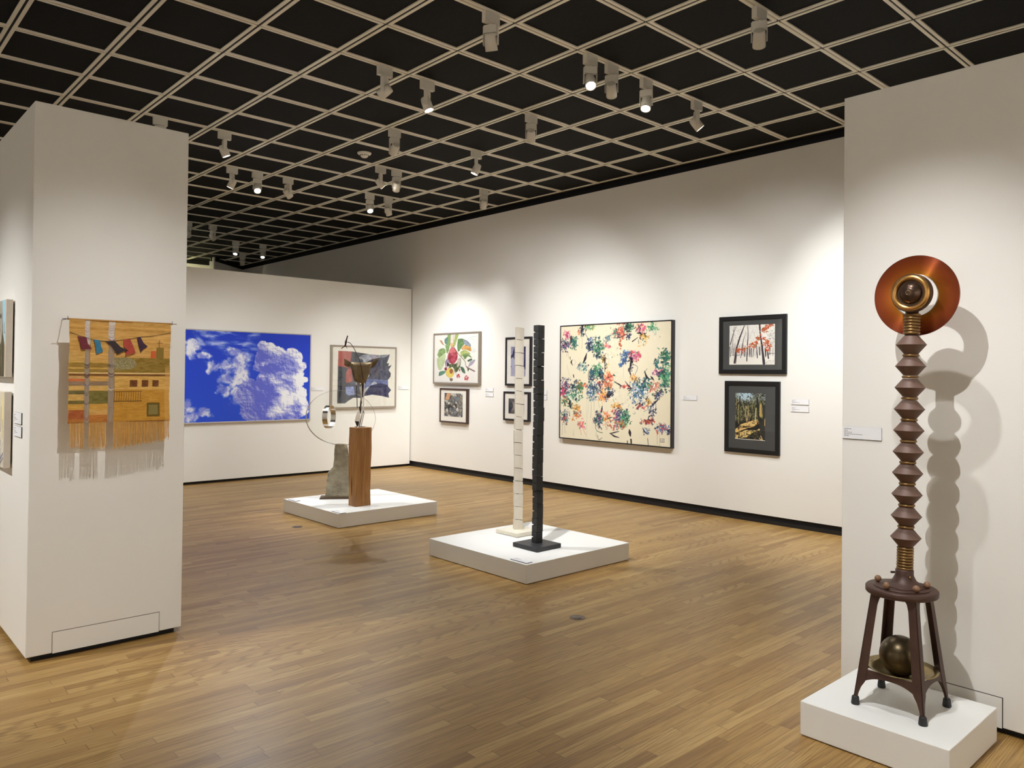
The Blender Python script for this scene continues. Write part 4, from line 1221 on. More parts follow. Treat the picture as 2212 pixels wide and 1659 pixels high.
    for L, c in [([(620,402),(690,412),(700,460),(735,503),(700,505),(652,510),(640,450)], (112, 44, 52)), ([(745,424),(795,430),(805,480),(820,520),(768,545),(762,480)], (58, 118, 146)),
                 ([(835,434),(915,434),(960,480),(1030,510),(985,515),(935,540),(890,480)], (56, 44, 46)), ([(985,418),(1035,408),(1060,460),(1085,525),(1000,548),(1010,500),(985,470)], (172, 70, 54)),
                 ([(1095,395),(1122,390),(1150,440),(1185,468),(1150,490),(1128,520),(1108,460)], (66, 38, 58))]:
        f = MB(); f.prism([(X(a), Z(b)) for a, b in L][::-1], -off-.0095, -off-.0075)
        f.build('pennant', mat('felt pennant', c, .9, var=.22, vscale=60), t)
tapestry()


# ------------------------------------------------------------------ smoke detector and floor plates
sd = thing('smoke_detector', 'round white smoke detector on a black ceiling tile', 'smoke detector', (3.966, .905, CEIL))
sd.rotation_euler = (math.pi, 0, 0)
MB().lathe([(.074, 0), (.074, .008), (.066, .018), (.05, .024), (.048, .026)], n=40).build('base', FIX, sd)
MB().lathe([(.046, .026), (.042, .030), (.042, .034), (.034, .046), (.024, .052), (.0001, .053)], n=36).build('sensor_cap', FIX, sd)
v = MB()
for k in range(12):
    a = k*math.pi/6; v.box(.043*math.cos(a)-.004, .043*math.cos(a)+.004, .043*math.sin(a)-.004, .043*math.sin(a)+.004, .0262, .0335)
v.build('vent', FIXIN, sd)
PLT = mat('worn bronze floor plate', (104, 92, 84), 0.35, 0.6, var=.15, vscale=60)
for (x, y, lab) in ((3.079, -3.025, 'round bronze floor outlet cover on the boards in front of the totem plinth'), (3.081, .571, 'round bronze floor outlet cover beside the far plinth')):
    t = thing('floor_outlet_cover', lab, 'floor outlet', (x, y, 0), .3, 'floor outlet covers')
    MB().lathe([(.048, 0), (.048, .0014), (.045, .0022), (.040, .0018), (.0001, .0018)], n=40).build('rim', PLT, t)
    MB().lathe([(.030, .0018), (.030, .0030), (.0001, .0032)], n=32).build('cap', mat('bronze cap', (120, 108, 98), .3, .6), t)

# ------------------------------------------------------------------ plinths
def plinth(x0, x1, y0, y1, h, label):
    c = ((x0+x1)/2, (y0+y1)/2, 0)
    t = thing('plinth', label, 'plinth', c, 0, 'low white plinths')
    a, b = (x1-x0)/2, (y1-y0)/2
    MB().box(-a, a, -b, b, .004, h).build('body', WHITE2, t, bevel=.003)
    MB().box(-a+.012, a-.012, -b+.012, b-.012, 0, .004).build('foot', LINE, t)
    return h
H1 = plinth(3.335, 4.495, .250, 1.375, .138, 'low white plinth under the wood block and stone sculptures')
H2 = plinth(3.345, 4.475, -2.300, -1.165, .138, 'low white plinth under the slim white and black totems')
H3 = plinth(2.640, 3.185, -5.225, -4.665, .140, 'small white plinth under the brown totem, against the right partition')

def flat_label(x, y, rz, w, d, z, label):
    t = thing('plinth_label', label, 'label', (x, y, z), rz)
    MB().box(-w/2, w/2, -d/2, d/2, 0, .0045).build('backing', CARDK, t)
    MB().box(-w/2, w/2, -d/2, d/2, .0045, .006).build('card', CARD, t)
    tx = MB()
    for i, L in enumerate((.35, .15, .4, .6, .2)):
        tx.box(-w*.44, -w*.44+L*w, d*.32-i*d*.14, d*.35-i*d*.14, .006, .0062)
    tx.build('text', INK, t)
flat_label(3.398, -2.190, -math.pi/2, .168, .058, H2, 'white label card lying at the near corner of the totem plinth')
flat_label(3.382, .325, -math.pi/2, .168, .058, H1, 'white label card at the near corner of the far plinth')
flat_label(3.378, 1.222, -math.pi/2, .150, .058, H1, 'white label card at the left corner of the far plinth')

# ------------------------------------------------------------------ the two slim totems
rs = random.Random(11)
def block_totem(name, label, x, y, top, n, side, rz, mat_, matb, bx, by, lastshort, pale):
    t = thing(name, label, 'sculpture', (x, y, H2), 0)
    bh = .034
    MB().box(bx[0]-x, bx[1]-x, by[0]-y, by[1]-y, 0.003, bh).build('base_slab', matb, t, bevel=.002)
    z = bh; tot = top-H2-bh; hb = tot/(n-1+lastshort)
    for k in range(n):
        hh = hb*(lastshort if k == 0 else 1.0)
        s = side/2*(1+rs.uniform(-.03, .03)); ox = rs.uniform(-.0022, .0022)+(.003*math.sin(k*.8)); oy = rs.uniform(-.0022, .0022); r = rz+rs.uniform(-.04, .04)
        m_ = MB(); c, sn = math.cos(r), math.sin(r)
        def P(a, b, zz): return (ox+a*c-b*sn, oy+a*sn+b*c, zz)
        if pale:
            # thin-lipped slab with a sagging upper edge and a fold at one side
            d = s*.62
            nx = 6
            lower = []; upper = []
            for i in range(nx+1):
                f = i/nx
                a = -s+2*s*f
                sag = -.010*f**2*rs.uniform(.7, 1.2)
                lower.append((a, sag*.9)); upper.append((a, hh-.0034+sag))
            vs = []; 
            for i in range(nx+1):
                a, zl = lower[i]; _, zu = upper[i]
                bow = -.003*math.sin(math.pi*i/nx)
                vs += [P(a, -d+bow, z+max(zl, -.006) if k else z), P(a, -d+bow, z+zu), P(a, d, z if not k else z+zl*.3), P(a, d, z+zu*.995)]
            fs = []
            for i in range(nx):
                q = i*4
                fs += [(q, q+4, q+5, q+1), (q+2, q+3, q+7, q+6), (q+1, q+5, q+7, q+3), (q, q+2, q+6, q+4)]
            fs += [(0, 1, 3, 2), (nx*4, nx*4+2, nx*4+3, nx*4+1)]
            m_.add(vs, fs)
            o = m_.build('slab_block', mat_, t, bevel=.0012)
        else:
            g_ = .0022 if k else 0
            tl = rs.uniform(-.003, .003)
            zs = [(z+g_, 0), (z+hh*.44, 0), (z+hh*.50, .011), (z+hh*.56, 0), (z+hh, 0)]
            vs = []
            for (zz, nk) in zs:
                # notch bites into the left-hand corner as seen from the entrance
                top_ = tl if zz > z+hh*.9 else 0
                vs += [P(-s, -s, zz), P(s, -s, zz+top_), P(s, s, zz+top_), P(-s+nk, s-nk, zz)]
            fs = [(0, 3, 2, 1), (16, 17, 18, 19)]
            for L in range(4):
                q = L*4
                for i in range(4):
                    j = (i+1) % 4; fs.append((q+i, q+j, q+4+j, q+4+i))
            m_.add(vs, fs)
            o = m_.build('block', mat_, t, bevel=.0012)
        z += hh
    MB().box(-side*.30, side*.30, -side*.16, side*.16, bh, z-.02).build('added_core', mat_ if not pale else LINE, t)  # added core: closes see-through gaps, coloured dark as shade in the pale seams
    return t
CHAR = mat('blackened wood', (44, 44, 43), 0.55, var=.25, vscale=14, bump=.5, bscale=90, stretch=(1, 1, 3))
CHARB = mat('black painted slab', (46, 46, 50), 0.45, var=.06)
BONE = mat('bone white ceramic', (226, 216, 198), 0.7, var=.04, vscale=25, bump=.25, bscale=160)
BONEB = mat('bone white slab', (232, 224, 206), 0.7, var=.03, vscale=20, bump=.2, bscale=160)
block_totem('black_totem', 'slim black totem of sixteen notched wooden blocks on a square black slab', 3.806, -1.935, 1.850, 16, .0605, math.radians(-8), CHAR, CHARB, (3.664, 3.924), (-2.078, -1.812), .78, False)
block_totem('white_totem', 'slim white totem of stacked sagging ceramic slabs on a square white slab', 4.045, -1.458, 1.868, 16, .0735, math.radians(-36), BONE, BONEB, (3.905, 4.165), (-1.602, -1.342), .80, True)

# ------------------------------------------------------------------ wood block with metal animal figure
def wood_block_material():
    t = NT('reddish cedar block')
    v = t.obj((9, 9, 1.1))
    n = t.noise(v, 2.2, 5, .6, .6)
    c = t.ramp(n, [(0.22, lin((80, 50, 30))), (0.38, lin((150, 102, 52))), (0.56, lin((174, 122, 66))), (0.75, lin((194, 144, 86)))])
    f = t.noise(t.obj((60, 60, 2)), 2, 3, .6)
    c = t.mix(.5, c, t.ramp(f, [(.3, (.6, .55, .5, 1)), (.6, (1, 1, 1, 1))]), 'MULTIPLY')
    t.link(c, t.b.inputs['Base Color']); t.b.inputs['Roughness'].default_value = .45
    t.bump(f, .2, .002)
    return t.m
WB = thing('wood_block', 'tall squared reddish wood block standing on the far plinth', 'wood block', (3.742, .546, H1))
bm_ = MB()
nx, nz = 8, 26
def wav(a, z, s): return .0025*math.sin(z*9+s*2.1)+.0018*math.sin(z*23+s)
for (s, fn) in enumerate([lambda a, z: (-.088+a*.176, -.068+wav(a, z, 0), z), lambda a, z: (.088+wav(a, z, 1), -.068+a*.136, z), lambda a, z: (.088-a*.176, .068+wav(a, z, 2), z), lambda a, z: (-.088+wav(a, z, 3)-.004*z, .068-a*.136, z)]):
    pass
lev = []
for i in range(nz+1):
    z = .782*i/nz
    k = 1+.03*(z/.78-.5)
    e = [wav(0, z, q) for q in range(4)]
    lev.append([(-.088*k+e[3], -.068*k+e[0], z), (.088*k+e[1], -.068*k+e[0], z), (.088*k+e[1], .068*k+e[2], z), (-.088*k+e[3], .068*k+e[2], z)])
vs = [p for L in lev for p in L]; fs = [(0, 3, 2, 1), (nz*4, nz*4+1, nz*4+2, nz*4+3)]
for i in range(nz):
    for j in range(4):
        q = (j+1) % 4; fs.append((i*4+j, i*4+q, i*4+4+q, i*4+4+j))
bm_.add(vs, fs); bm_.build('timber', wood_block_material(), WB, bevel=.003)
ck = MB()
for (x0, x1, y, z0, z1) in ((-.0895, -.0855, .028, .48, .72), (-.0885, -.0855, .012, .10, .30)):
    ck.add([(x0, y-.003, z0), (x0, y+.003, (z0+z1)/2), (x0, y, z1), (x0, y-.005, (z0+z1)/2), (x1, y-.003, z0), (x1, y+.003, (z0+z1)/2), (x1, y, z1), (x1, y-.005, (z0+z1)/2)], [(0, 1, 2, 3), (4, 7, 6, 5), (0, 4, 5, 1), (1, 5, 6, 2), (2, 6, 7, 3), (3, 7, 4, 0)])
ck.build('drying_crack', LINE, WB)

STEEL = mat('polished steel', (214, 210, 204), .16, 1.0, var=.08, vscale=14)
STEELD = mat('dark heat-stained steel', (92, 80, 72), .28, .9, var=.25, vscale=20)
BRASSM = mat('tarnished brass sheet', (128, 108, 78), .48, .6, var=.28, vscale=16, bump=.2, bscale=50)
RUST = mat('rusty iron rod', (72, 46, 36), .6, .4, var=.25, vscale=60)
FG = thing('metal_animal_figure', 'welded metal animal head on steel legs with a long curved horn, on the wood block', 'sculpture', (3.742, .546, H1+.782), math.atan2(-.518, .855))
# local frame: x to the right as seen from the entrance, y away from it, z up
def G(x, y, d=0.0):
    """close-view drawing units to metres"""
    px = 680+x/7.9; py = 715+y/7.9
    return ((px-770.6)*.0047, d, max(.0075, 1.8397-(py-727)*.004753-.920))
def G2(x, y): a = G(x, y); return (a[0], a[2])
MB().lathe([(.058, 0.0005), (.058, .004), (.054, .007), (.0001, .0075)], c=(-.002, .01, 0), n=40).build('base_plate', STEEL, FG)
b = MB()
b.tube([G(680, 1632, -.02), G(742, 1400, -.012), G(762, 1290, -.005), G(768, 1000, 0), G(770, 872, 0)], [.006, .006, .0055, .005, .0045], 4)
b.build('steel_leg', STEEL, FG)
b = MB(); b.tube([G(728, 1612, .02), G(775, 1380, .014), G(752, 1325, .010), G(764, 1240, .006)], .0055, 4); b.build('steel_leg', STEEL, FG)
b = MB(); b.tube([G(700, 1605, -.008), G(742, 1420, .004), G(764, 1340, .004)], .0042, 4); b.build('steel_leg', STEELD, FG)
b = MB(); b.tube([G(660, 1292, -.006), G(652, 1110, -.01), G(636, 880, -.012)], .0042, 8); b.build('thin_rod', STEELD, FG)
b = MB(); b.prism([G2(*p) for p in [(676,1318),(700,1375),(714,1430),(694,1530),(622,1518),(638,1440)]][::-1], -.006, .004); b.build('blade', STEEL, FG, bevel=.0015)
b = MB(); b.prism([G2(*p) for p in [(622,1520),(694,1530),(676,1598),(656,1618)]][::-1], -.006, .004); b.build('blade_tip', mat('black painted point', (28, 26, 26), .4), FG, bevel=.0015)
b = MB(); b.tube([G(705, 1280, 0), G(712, 1340, 0), G(716, 1400, 0)], [.011, .009, .003], 10); b.build('joint', STEELD, FG)
b = MB(); b.tube([G(650, 1297, -.004), G(690, 1284, -.004), G(738, 1276, -.002)], .004, 8); b.build('cross_pin', STEEL, FG)
b = MB(); b.tube([G(712, 872, -.004), G(715, 960, -.006), G(720, 1080, -.004), G(728, 1170, -.002), G(735, 1225, 0)], [.015, .0165, .013, .009, .003], 12, (1, .5)); b.build('steel_spine', STEEL, FG)
b = MB(); b.tube([G(745, 872, .008), G(742, 1000, .008), G(722, 1200, .006), G(712, 1290, .004)], [.012, .012, .008, .007], 10); b.build('shaft', STEELD, FG)
# mask: folded sheet, centre forward, tapering to the muzzle
mk = MB()
rows = [(535, 548, 898, .0), (600, 535, 890, .004), (660, 556, 870, .010), (730, 570, 850, .016), (800, 590, 825, .020), (850, 608, 800, .022), (885, 690, 770, .020)]
vs = []; nx = 8
for (y, xa, xb, fwd) in rows:
    for i in range(nx+1):
        f = i/nx; x = xa+(xb-xa)*f
        d = -.012-fwd*1.1-.030*math.sin(math.pi*f)
        vs.append(G(x, y+(6*math.sin(math.pi*f)), d))
fs = []
for j in range(len(rows)-1):
    for i in range(nx):
        q = j*(nx+1)+i; fs.append((q, q+nx+1, q+nx+2, q+1))
mk.add(vs, fs, True)
mo = mk.build('mask', BRASSM, FG, fix=False); s_ = mo.modifiers.new('thickness', 'SOLIDIFY'); s_.thickness = .002
for L, dd in ([(430,478),(470,498),(512,522),(552,548),(540,606),(500,622),(462,606),(436,590)], 1), ([(1002,472),(960,470),(915,512),(872,552),(886,632),(930,608),(962,575),(985,530)], -1):
    e_ = MB(); n = len(L); cx = sum(p[0] for p in L)/n; cy = sum(p[1] for p in L)/n
    vs = [G(p[0], p[1], -.012+.014*abs(p[0]-715)/300) for p in L]+[G(cx, cy, .022)]
    e_.add(vs, [(i, (i+1) % n, n) for i in range(n)], True)
    eo = e_.build('ear', BRASSM, FG, fix=False); s_ = eo.modifiers.new('thickness', 'SOLIDIFY'); s_.thickness = .0018
for (x, y) in ((565,573),(580,655),(855,570),(835,655)):
    MB().sphere(.0052, G(x, y, -.026), 12, (1, .7, 1)).build('rivet', RUST, FG)
MB().sphere(.010, G(690, 742, -.062), 16).build('nose', mat('brass ball', (150, 112, 58), .3, .9), FG)
for L in ([(560,682),(592,678),(625,692)], [(795,705),(828,692),(862,682)]):
    MB().tube([G(x, y, -.036) for x, y in L], [.001, .0022, .001], 6).build('brow', RUST, FG)
jw = MB(); jw.tube([G(580, 690, -.03), G(600, 760, -.04), G(660, 850, -.045), G(700, 872, -.04)], .003, 8); jw.tube([G(590, 700, -.02), G(612, 860, -.01)], .003, 8); jw.build('jaw_wire', STEELD, FG)
jb = MB(); jb.tube([G(845, 690, 0), G(812, 800, .004), G(790, 900, .006)], [.008, .008, .004], 10, (1, .6)); jb.build('cheek_strap', STEELD, FG)
hn = MB(); hn.tube(spline([G(752, 858, -.05), G(742, 770, -.066), G(722, 640, -.07), G(695, 530, -.06), G(650, 430, -.045), G(598, 320, -.03), G(545, 240, -.015), G(512, 212, -.008), G(478, 205, 0)], 4), .0034, 10); hn.build('horn', RUST, FG)
tw = MB()
tw.tube([G(484, 98, 0), G(470, 150, 0), G(458, 205, 0), G(447, 262, 0), G(425, 285, 0), G(398, 300, 0), G(388, 322, 0)], [.0065, .0065, .0095, .0075, .005, .0038, .003], 10)
tw.tube([G(447, 270, 0), G(468, 284, .004), G(476, 310, .006)], [.004, .0035, .002], 8); tw.tube([G(455, 205, 0), G(436, 200, -.004)], [.005, .003], 8)
tw.build('forked_twig', RUST, FG)

# ------------------------------------------------------------------ stone with acrylic disc
ST = thing('stone_and_disc_sculpture', 'rough grey stone slab holding a big clear disc pierced by a bright steel ring', 'sculpture', (3.813, 1.060, H1), math.atan2(-.545, .838))
def stone_material():
    t = NT('grey limestone')
    v = t.obj()
    n = t.noise(v, 9, 6, .65)
    c = t.ramp(n, [(.25, lin((116, 110, 92))), (.5, lin((160, 152, 130))), (.8, lin((196, 186, 160)))])
    t.link(c, t.b.inputs['Base Color']); t.b.inputs['Roughness'].default_value = .85
    t.bump(t.noise(v, 40, 5, .7), .8, .006)
    return t.m
sc = .0049
SX = lambda px: (px-735)*sc
prof = [(0, -30, 30), (.04, -29, 30), (.09, -28, 29), (.13, -26, 28), (.17, -27.5, 27), (.21, -24, 26), (.25, -24.5, 25), (.29, -18, 24), (.315, -14, 23), (.38, -12.5, 21), (.44, -12, 19), (.50, -11.5, 17), (.535, -10.5, 15), (.55, -10, 12)]
sm = MB(); vs = []; nn = 12
rs2 = random.Random(8)
for (z, a, b_) in prof:
    a *= sc; b_ *= sc
    for j in range(nn):
        w = j/nn*2*math.pi
        x = (a+b_)/2+(b_-a)/2*max(-1, min(1, 1.25*math.cos(w))); y = .052*max(-1, min(1, 1.3*math.sin(w)))*(1-.25*z/.55)
        vs.append((x+rs2.uniform(-.004, .004), y+rs2.uniform(-.003, .003), z+.022+(rs2.uniform(-.006, .006) if 0 < z < .54 else 0)))
fs = [tuple(range(nn))[::-1], tuple(range((len(prof)-1)*nn, len(prof)*nn))]
for i in range(len(prof)-1):
    for j in range(nn):
        q = (j+1) % nn; fs.append((i*nn+j, i*nn+q, (i+1)*nn+q, (i+1)*nn+j))
sm.add(vs, fs); so = sm.build('stone', stone_material(), ST)
sv = so.modifiers.new('detail', 'SUBSURF'); sv.levels = 2; sv.render_levels = 2; sv.subdivision_type = 'SIMPLE'
dtx = bpy.data.textures.new('rock', 'CLOUDS'); dtx.noise_scale = .05
dm = so.modifiers.new('rough', 'DISPLACE'); dm.texture = dtx; dm.strength = .012
bp_ = MB(); bp_.box(-.20, .17, -.075, .075, 0, .010); bp_.box(-.195, .165, -.070, .070, .0102, .022)
bp_.build('base_board', mat('striped dark wood base', (92, 74, 54), .5, var=.3, vscale=12, stretch=(1, 12, 12)), ST, bevel=.0012)
# clear disc: thin sheet with a polished rim
ACR = glass_mat('clear acrylic', 1.25, .02, (.985, .99, .985, 1))
RIMM = NT('polished acrylic edge')
RIMM.b.inputs['Base Color'].default_value = lin((196, 196, 190)); RIMM.b.inputs['Roughness'].default_value = .12
RIMM.b.inputs['Metallic'].default_value = .85; RIMM = RIMM.m
czd = .850
RX, RZd = .362, .290
disc = MB(); rim = MB(); n = 96; vs = []; vr = []
for i in range(n):
    a = 2*math.pi*i/n
    rot = math.radians(-6)
    ex, ez = RX*math.cos(a), RZd*math.sin(a)
    x = ex*math.cos(rot)-ez*math.sin(rot); z = ex*math.sin(rot)+ez*math.cos(rot)
    vs.append((x*.995, z*.995)); vr.append((x, z, a))
def dpos(x, z, d):
    return Vector((x+.005, d+x*.10, czd+z))
dv = [dpos(x, z, -.005) for x, z in vs]+[dpos(x, z, .005) for x, z in vs]
disc.add(dv, [tuple(range(n)), tuple(range(2*n-1, n-1, -1))])
disc.build('clear_disc', ACR, ST, fix=False)
rv = []
for (x, z, a) in vr:
    k = 1-.030*(.30+.70*max(0, math.cos(a-math.radians(225))))
    rv += [dpos(x, z, -.0062), dpos(x, z, .0062), dpos(x*k, z*k, .0062), dpos(x*k, z*k, -.0062)]
fs = []
for i in range(n):
    q = i*4; p = ((i+1) % n)*4
    fs += [(q, q+1, p+1, p), (q+1, q+2, p+2, p+1), (q+2, q+3, p+3, p+2), (q+3, q, p, p+3)]
rim.add(rv, fs, True); rim.build('disc_rim', RIMM, ST, fix=True)
# steel ring through the disc: short wide band seen almost edge on
rg = MB(); Rb = .122; n = 56; wd = .055
th = math.radians(72)
ax = Vector((math.sin(th), -math.cos(th), .0)); bx_ = Vector((math.cos(th), math.sin(th), 0)); uz = Vector((0, 0, 1))
cc = dpos(SX(711)-.005, (.900+.138-H1)-czd-.0, 0); cc.z = 1.000-H1+.0
vs = []
for i in range(n):
    a = 2*math.pi*i/n; d = bx_*math.cos(a)*Rb+uz*math.sin(a)*Rb
    e = d.normalized()
    for (s, r) in ((-.5, 0), (.5, 0), (.5, -.003), (-.5, -.003)):
        vs.append(cc+d+e*r+ax*wd*s)
fs = []
for i in range(n):
    q = i*4; p = ((i+1) % n)*4
    for k in range(4):
        k2 = (k+1) % 4; fs.append((q+k, q+k2, p+k2, p+k))
rg.add(vs, fs, True); ro = rg.build('steel_ring', STEEL, ST)
ro.modifiers.new('edges', 'EDGE_SPLIT').split_angle = math.radians(40)

# ------------------------------------------------------------------ the brown totem with copper disc
TX, TY = 2.9125, -4.957
T = thing('disc_totem', 'tall brown totem of stacked cones on a stool, topped by a big copper disc', 'sculpture', (TX, TY, H3))
IRON = mat('brown painted iron', (74, 50, 40), .48, .25, var=.18, vscale=18, bump=.15, bscale=70)
CONE = mat('matt brown turned cone', (104, 78, 66), .55, .1, var=.06, vscale=30)
BRZ = mat('antique bronze ring', (140, 108, 66), .36, .7, var=.2, vscale=30)
GOLD = mat('golden bronze ring', (196, 146, 84), .28, .9, var=.2, vscale=22)
RUB = mat('black rubber foot', (30, 29, 30), .5)
DRK = mat('dark bronze dome', (84, 66, 54), .3, .8, var=.1, vscale=12)
zz = lambda z: z-H3
# legs: angle iron, slanting in towards the seat, tapering below the apron
def acor(z): return .1375+(.0865-.1375)*(z/.455)
TOPZ = .452
def leg(sx, sy):
    m_ = MB()
    levels = [(.012, .013), (.05, .016), (.075, .022), (.10, .034), (.14, .036), (.30, .033), (.41, .032), (.435, .036), (TOPZ, .046)]
    t_ = .0035
    for ax_ in (0, 1):
        vs = []
        for (z, w) in levels:
            a = acor(z)
            P0 = (sx*a, sy*a)
            if ax_ == 0: P1 = (sx*(a-w), sy*a); Q0 = (sx*a, sy*(a-t_)); Q1 = (sx*(a-w), sy*(a-t_))
            else: P1 = (sx*a, sy*(a-w)); Q0 = (sx*(a-t_), sy*a); Q1 = (sx*(a-t_), sy*(a-w))
            vs += [(*P0, z), (*P1, z), (*Q1, z), (*Q0, z)]
        fs = [(0, 1, 2, 3), ((len(levels)-1)*4, (len(levels)-1)*4+3, (len(levels)-1)*4+2, (len(levels)-1)*4+1)]
        for i in range(len(levels)-1):
            for k in range(4):
                k2 = (k+1) % 4; fs.append((i*4+k, i*4+k2, i*4+4+k2, i*4+4+k))
        m_.add(vs, fs)
    o = m_.build('leg', IRON, T)
    c = acor(.016)-.007
    MB().lathe([(.0155, 0), (.0165, .004), (.0135, .030), (.010, .034), (.0001, .034)], c=(sx*c, sy*c, 0), n=20).build('rubber_foot', RUB, o)
for sx, sy in ((-1, 1), (-1, -1), (1, -1), (1, 1)): leg(sx, sy)
def apron(side):
    m_ = MB(); n_ = 16; vs = []
    for i in range(n_+1):
        f = -1+2*i/n_
        zt_ = .148; zb_ = .085+.040*(1-abs(f)**2.6)
        for (z, ins) in ((zb_, .002), (zt_, .002), (zt_, .0055), (zb_, .0055)):
            a = acor(z)-ins; s = f*(acor(z)-.01)
            p = {0: (s, -a), 1: (a, s), 2: (-s, a), 3: (-a, -s)}[side]
            vs.append((p[0], p[1], z))
    fs = []
    for i in range(n_):
        q = i*4
        for k in range(4):
            k2 = (k+1) % 4; fs.append((q+k, q+k2, q+4+k2, q+4+k))
    fs += [(0, 3, 2, 1), (n_*4, n_*4+1, n_*4+2, n_*4+3)]
    m_.add(vs, fs); m_.build('apron', IRON, T)
for s in range(4): apron(s)
MB().lathe([(.0001, .452), (.131, .452), (.1345, .456), (.1345, .474), (.131, .478), (.0001, .478)], n=64).build('seat_disc', IRON, T)
MB().lathe([(.1045, .4782), (.1045, .482), (.100, .4845), (.0001, .4845)], n=56).build('round_plate', IRON, T)
MB().lathe([(.0001, .120), (.03, .120), (.08, .127), (.110, .142), (.136, .1535), (.1365, .1555), (.110, .1450), (.08, .130), (.03, .123), (.0001, .123)], n=64).build('brass_dish', mat('aged brass dish', (168, 148, 100), .32, .9, var=.15, vscale=10), T)
MB().sphere(.0785, (0, .004, .1995), 48, (1, 1, 1.02)).build('bronze_ball', mat('dark bronze ball', (84, 70, 48), .34, .75, var=.15, vscale=9), T)
WOOD = mat('turned wood knob', (134, 98, 70), .4, var=.2, vscale=40)
for (x, y) in ((-.010, .090), (-.100, .020), (-.060, -.078), (.036, -.084), (.080, .040)):
    MB().sphere(.0135, (x, y, .4845+.0130), 20).build('wood_knob', WOOD, T)
# column leans slightly to the right
LD = Vector((.737, -.676, 0))
def axis(z):
    k = .010+.0236*max(0, z-.45)*1.0
    return LD*k
def at(z): a = axis(z); return (a.x, a.y, z)
a0 = axis(.5)
MB().lathe([(.080, .4846), (.074, .488), (.056, .497), (.044, .508), (.036, .524), (.034, .530), (.034, .548), (.031, .552), (.0001, .552)], c=(a0.x, a0.y, 0), n=48).build('flange', IRON, T)
bt = MB()
bt.tube([(a0.x-.030*.737-.004, a0.y+.028, .538), (a0.x-.030*.737-.016, a0.y+.038, .538)], .0045, 8); bt.build('bolt', IRON, T)
bt = MB(); bt.tube([(a0.x-.022, a0.y-.026, .528), (a0.x-.030, a0.y-.036, .526)], .0045, 8); bt.build('bolt', BRZ, T)
z = .556
for k in range(8):
    MB().torus(.0258, .0061, at(z), 'Z', 40, 10).build('coil_ring', BRZ, T); z += .01155
mb = MB(); mb.tube([at(.55), at(.66)], .024, 24); mb.build('core_tube', IRON, T)
zc = [.821-.0008, .907, .995, 1.0815, 1.168, 1.2555, 1.342, 1.430, 1.5175, 1.605]
for k, zr in enumerate(zc):
    z = zr-H3; a = axis(z)
    R = .0575; lo = (-.0375)
    MB().lathe([(.0265, -.0375), (R-.0012, -.0012), (R, 0), (R-.0012, .0012), (.0265, .0370)], c=(a.x, a.y, z), n=64, smooth=False).build('double_cone', CONE, T)
    if k < 9:
        zm = (zc[k]+zc[k+1])/2-H3
        MB().torus(.0262, .0058, at(zm), 'Z', 40, 10).build('spacer_ring', BRZ, T)
z = 1.653-H3
for k in range(7):
    MB().torus(.0262, .0063, at(z), 'Z', 40, 10).build('neck_ring', BRZ, T); z += .0122
mb = MB(); mb.tube([at(1.640-H3), at(1.745-H3)], .025, 24); mb.build('core_tube', IRON, T)
# head: facing the room (local -x)
hc = Vector((2.918-TX, -4.992-TY, 1.8125-H3))
cup = MB()
cup.lathe([(.0765, -.020), (.0775, -.020), (.0775, .002), (.070, .006), (.0001, .006)], c=hc, n=72, axis='X'); 
cup.lathe([(.0001, .001), (.0735, .001), (.0755, -.019)], c=hc, n=72, axis='X')
cup.build('head_drum', DRK, T)
MB().torus(.0625, .0112, hc+Vector((-.022, 0, 0)), 'X', 72, 14).build('gold_ring', GOLD, T)
dome = MB(); pr = []
for i in range(17):
    a = math.pi/2*i/16; pr.append((max(.0001, .0475*math.cos(a)), -.0475*math.sin(a)))
pr = pr[::-1]
dome.lathe([(r, h-.002) for r, h in pr], c=hc, n=72, axis='X')
dm_ = NT('dark ribbed bronze dome')
dm_.b.inputs['Base Color'].default_value = lin((92, 72, 60)); dm_.b.inputs['Metallic'].default_value = .8; dm_.b.inputs['Roughness'].default_value = .3
dome.build('dome', dm_.m, T)
rb = MB()
for k in range(54):
    a = 2*math.pi*k/54
    pts = []
    for i in range(7):
        b_ = math.radians(6+74*i/6)
        pts.append(hc+Vector((-.002-.0478*math.cos(b_), .0478*math.sin(b_)*math.cos(a), .0478*math.sin(b_)*math.sin(a))))
    rb.tube(pts, .00055, 4)
rb.build('ribs', DRK, T)
MB().torus(.0085, .0012, hc+Vector((-.0487, 0, 0)), 'X', 32, 8).build('dome_ring', BRZ, T)
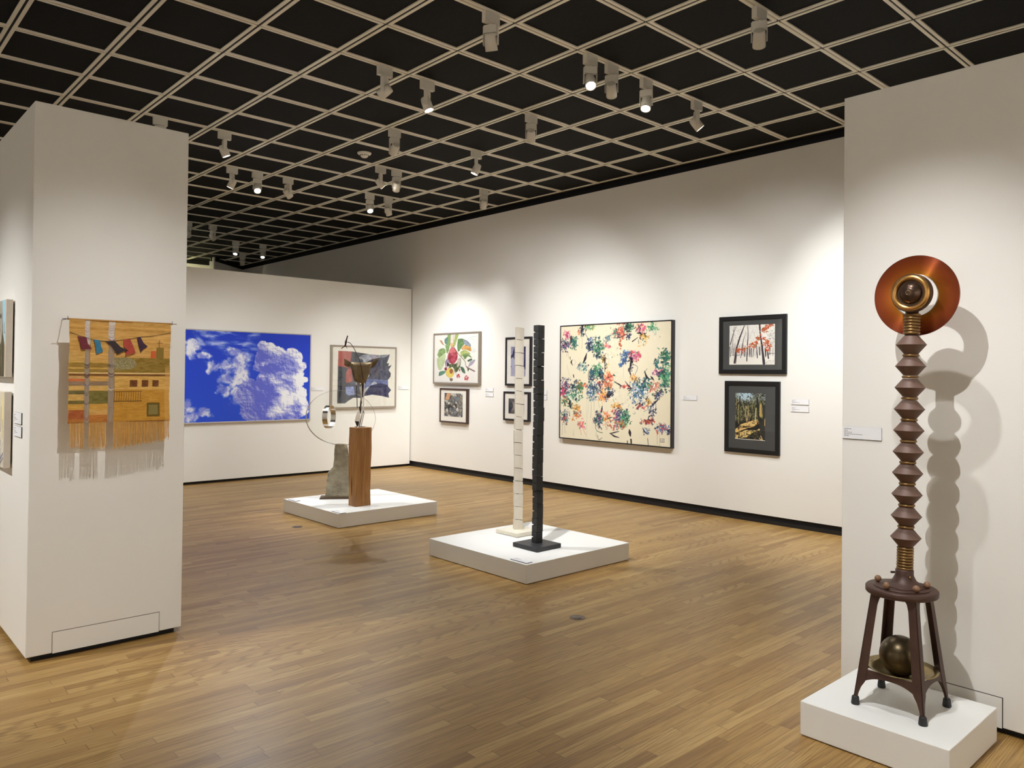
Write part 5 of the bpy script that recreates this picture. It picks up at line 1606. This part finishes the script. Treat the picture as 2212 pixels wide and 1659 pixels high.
# bracket behind the neck carries the disc
ar = MB(); nk = Vector(at(1.700-H3))
ar.tube([nk, Vector((3.020-TX, nk.y+.004, nk.z))], .006, 10)
ar.tube([nk+Vector((0, 0, .03)), Vector((hc.x+.004, hc.y, hc.z-.05))], .009, 10)
ar.build('support_arm', IRON, T)
dk = Vector((3.020-TX, -4.967-TY, 1.813-H3))
def disc_material():
    t = NT('spun copper disc')
    tc = t.add('ShaderNodeTexCoord')
    sep = t.add('ShaderNodeSeparateXYZ'); t.link(tc.outputs['Object'], sep.inputs[0])
    y = t.math('SUBTRACT', sep.outputs[1], dk.y); z = t.math('SUBTRACT', sep.outputs[2], dk.z)
    r = t.math('SQRT', t.math('ADD', t.math('MULTIPLY', y, y), t.math('MULTIPLY', z, z)))
    rn = t.math('DIVIDE', r, .1675)
    n1 = t.add('ShaderNodeTexNoise', noise_dimensions='1D'); n1.inputs['Scale'].default_value = 60; t.link(rn, n1.inputs['W'])
    base = t.ramp(rn, [(.50, lin((196, 128, 36))), (.64, lin((182, 100, 38))), (.80, lin((160, 78, 36))), (1.0, lin((136, 62, 38)))])
    c = t.mix(.35, base, t.ramp(n1.outputs[0], [(.3, (.75, .72, .7, 1)), (.7, (1.1, 1.08, 1.05, 1))]), 'MULTIPLY')
    t.link(c, t.b.inputs['Base Color'])
    t.b.inputs['Metallic'].default_value = .75
    t.b.inputs['Roughness'].default_value = .20
    t.b.inputs['Anisotropic'].default_value = .95
    t.b.inputs['Anisotropic Rotation'].default_value = .25
    # tangent runs round the disc
    cv = t.add('ShaderNodeCombineXYZ')
    t.link(t.math('MULTIPLY', z, -1.0), cv.inputs[1]); t.link(y, cv.inputs[2])
    vt = t.add('ShaderNodeVectorTransform', vector_type='VECTOR', convert_from='OBJECT', convert_to='WORLD'); t.link(cv.outputs[0], vt.inputs[0])
    nv = t.add('ShaderNodeVectorMath', operation='NORMALIZE'); t.link(vt.outputs[0], nv.inputs[0])
    t.link(nv.outputs[0], t.b.inputs['Tangent'])
    return t.m
dd = MB(); n = 128; vs = []; Ro, Ri = .1675, .088
hy, hz = 0.0, 0.0
prof = [(Ri, -.004), (Ro-.001, -.004), (Ro, -.003), (Ro, .003), (Ro-.001, .004), (Ri, .004)]
for (r, x) in prof:
    for i in range(n):
        a = 2*math.pi*i/n
        vs.append((dk.x+x, dk.y+r*math.cos(a), dk.z+r*math.sin(a)))
fs = []
for j in range(len(prof)):
    j2 = (j+1) % len(prof)
    for i in range(n):
        i2 = (i+1) % n; fs.append((j*n+i, j*n+i2, j2*n+i2, j2*n+i))
dd.add(vs, fs); dd.build('copper_disc', disc_material(), T)
rr_ = MB(); vs = []
for (r, x) in ((Ri, -.0045), (Ri-.0025, -.0045), (Ri-.0025, .012), (Ri, .012)):
    for i in range(n):
        a = 2*math.pi*i/n; vs.append((dk.x+x, dk.y+r*math.cos(a), dk.z+r*math.sin(a)))
fs = []
for j in range(4):
    j2 = (j+1) % 4
    for i in range(n):
        i2 = (i+1) % n; fs.append((j*n+i, j*n+i2, j2*n+i2, j2*n+i))
rr_.add(vs, fs, True); rr_.build('hole_rim', STEEL, T)
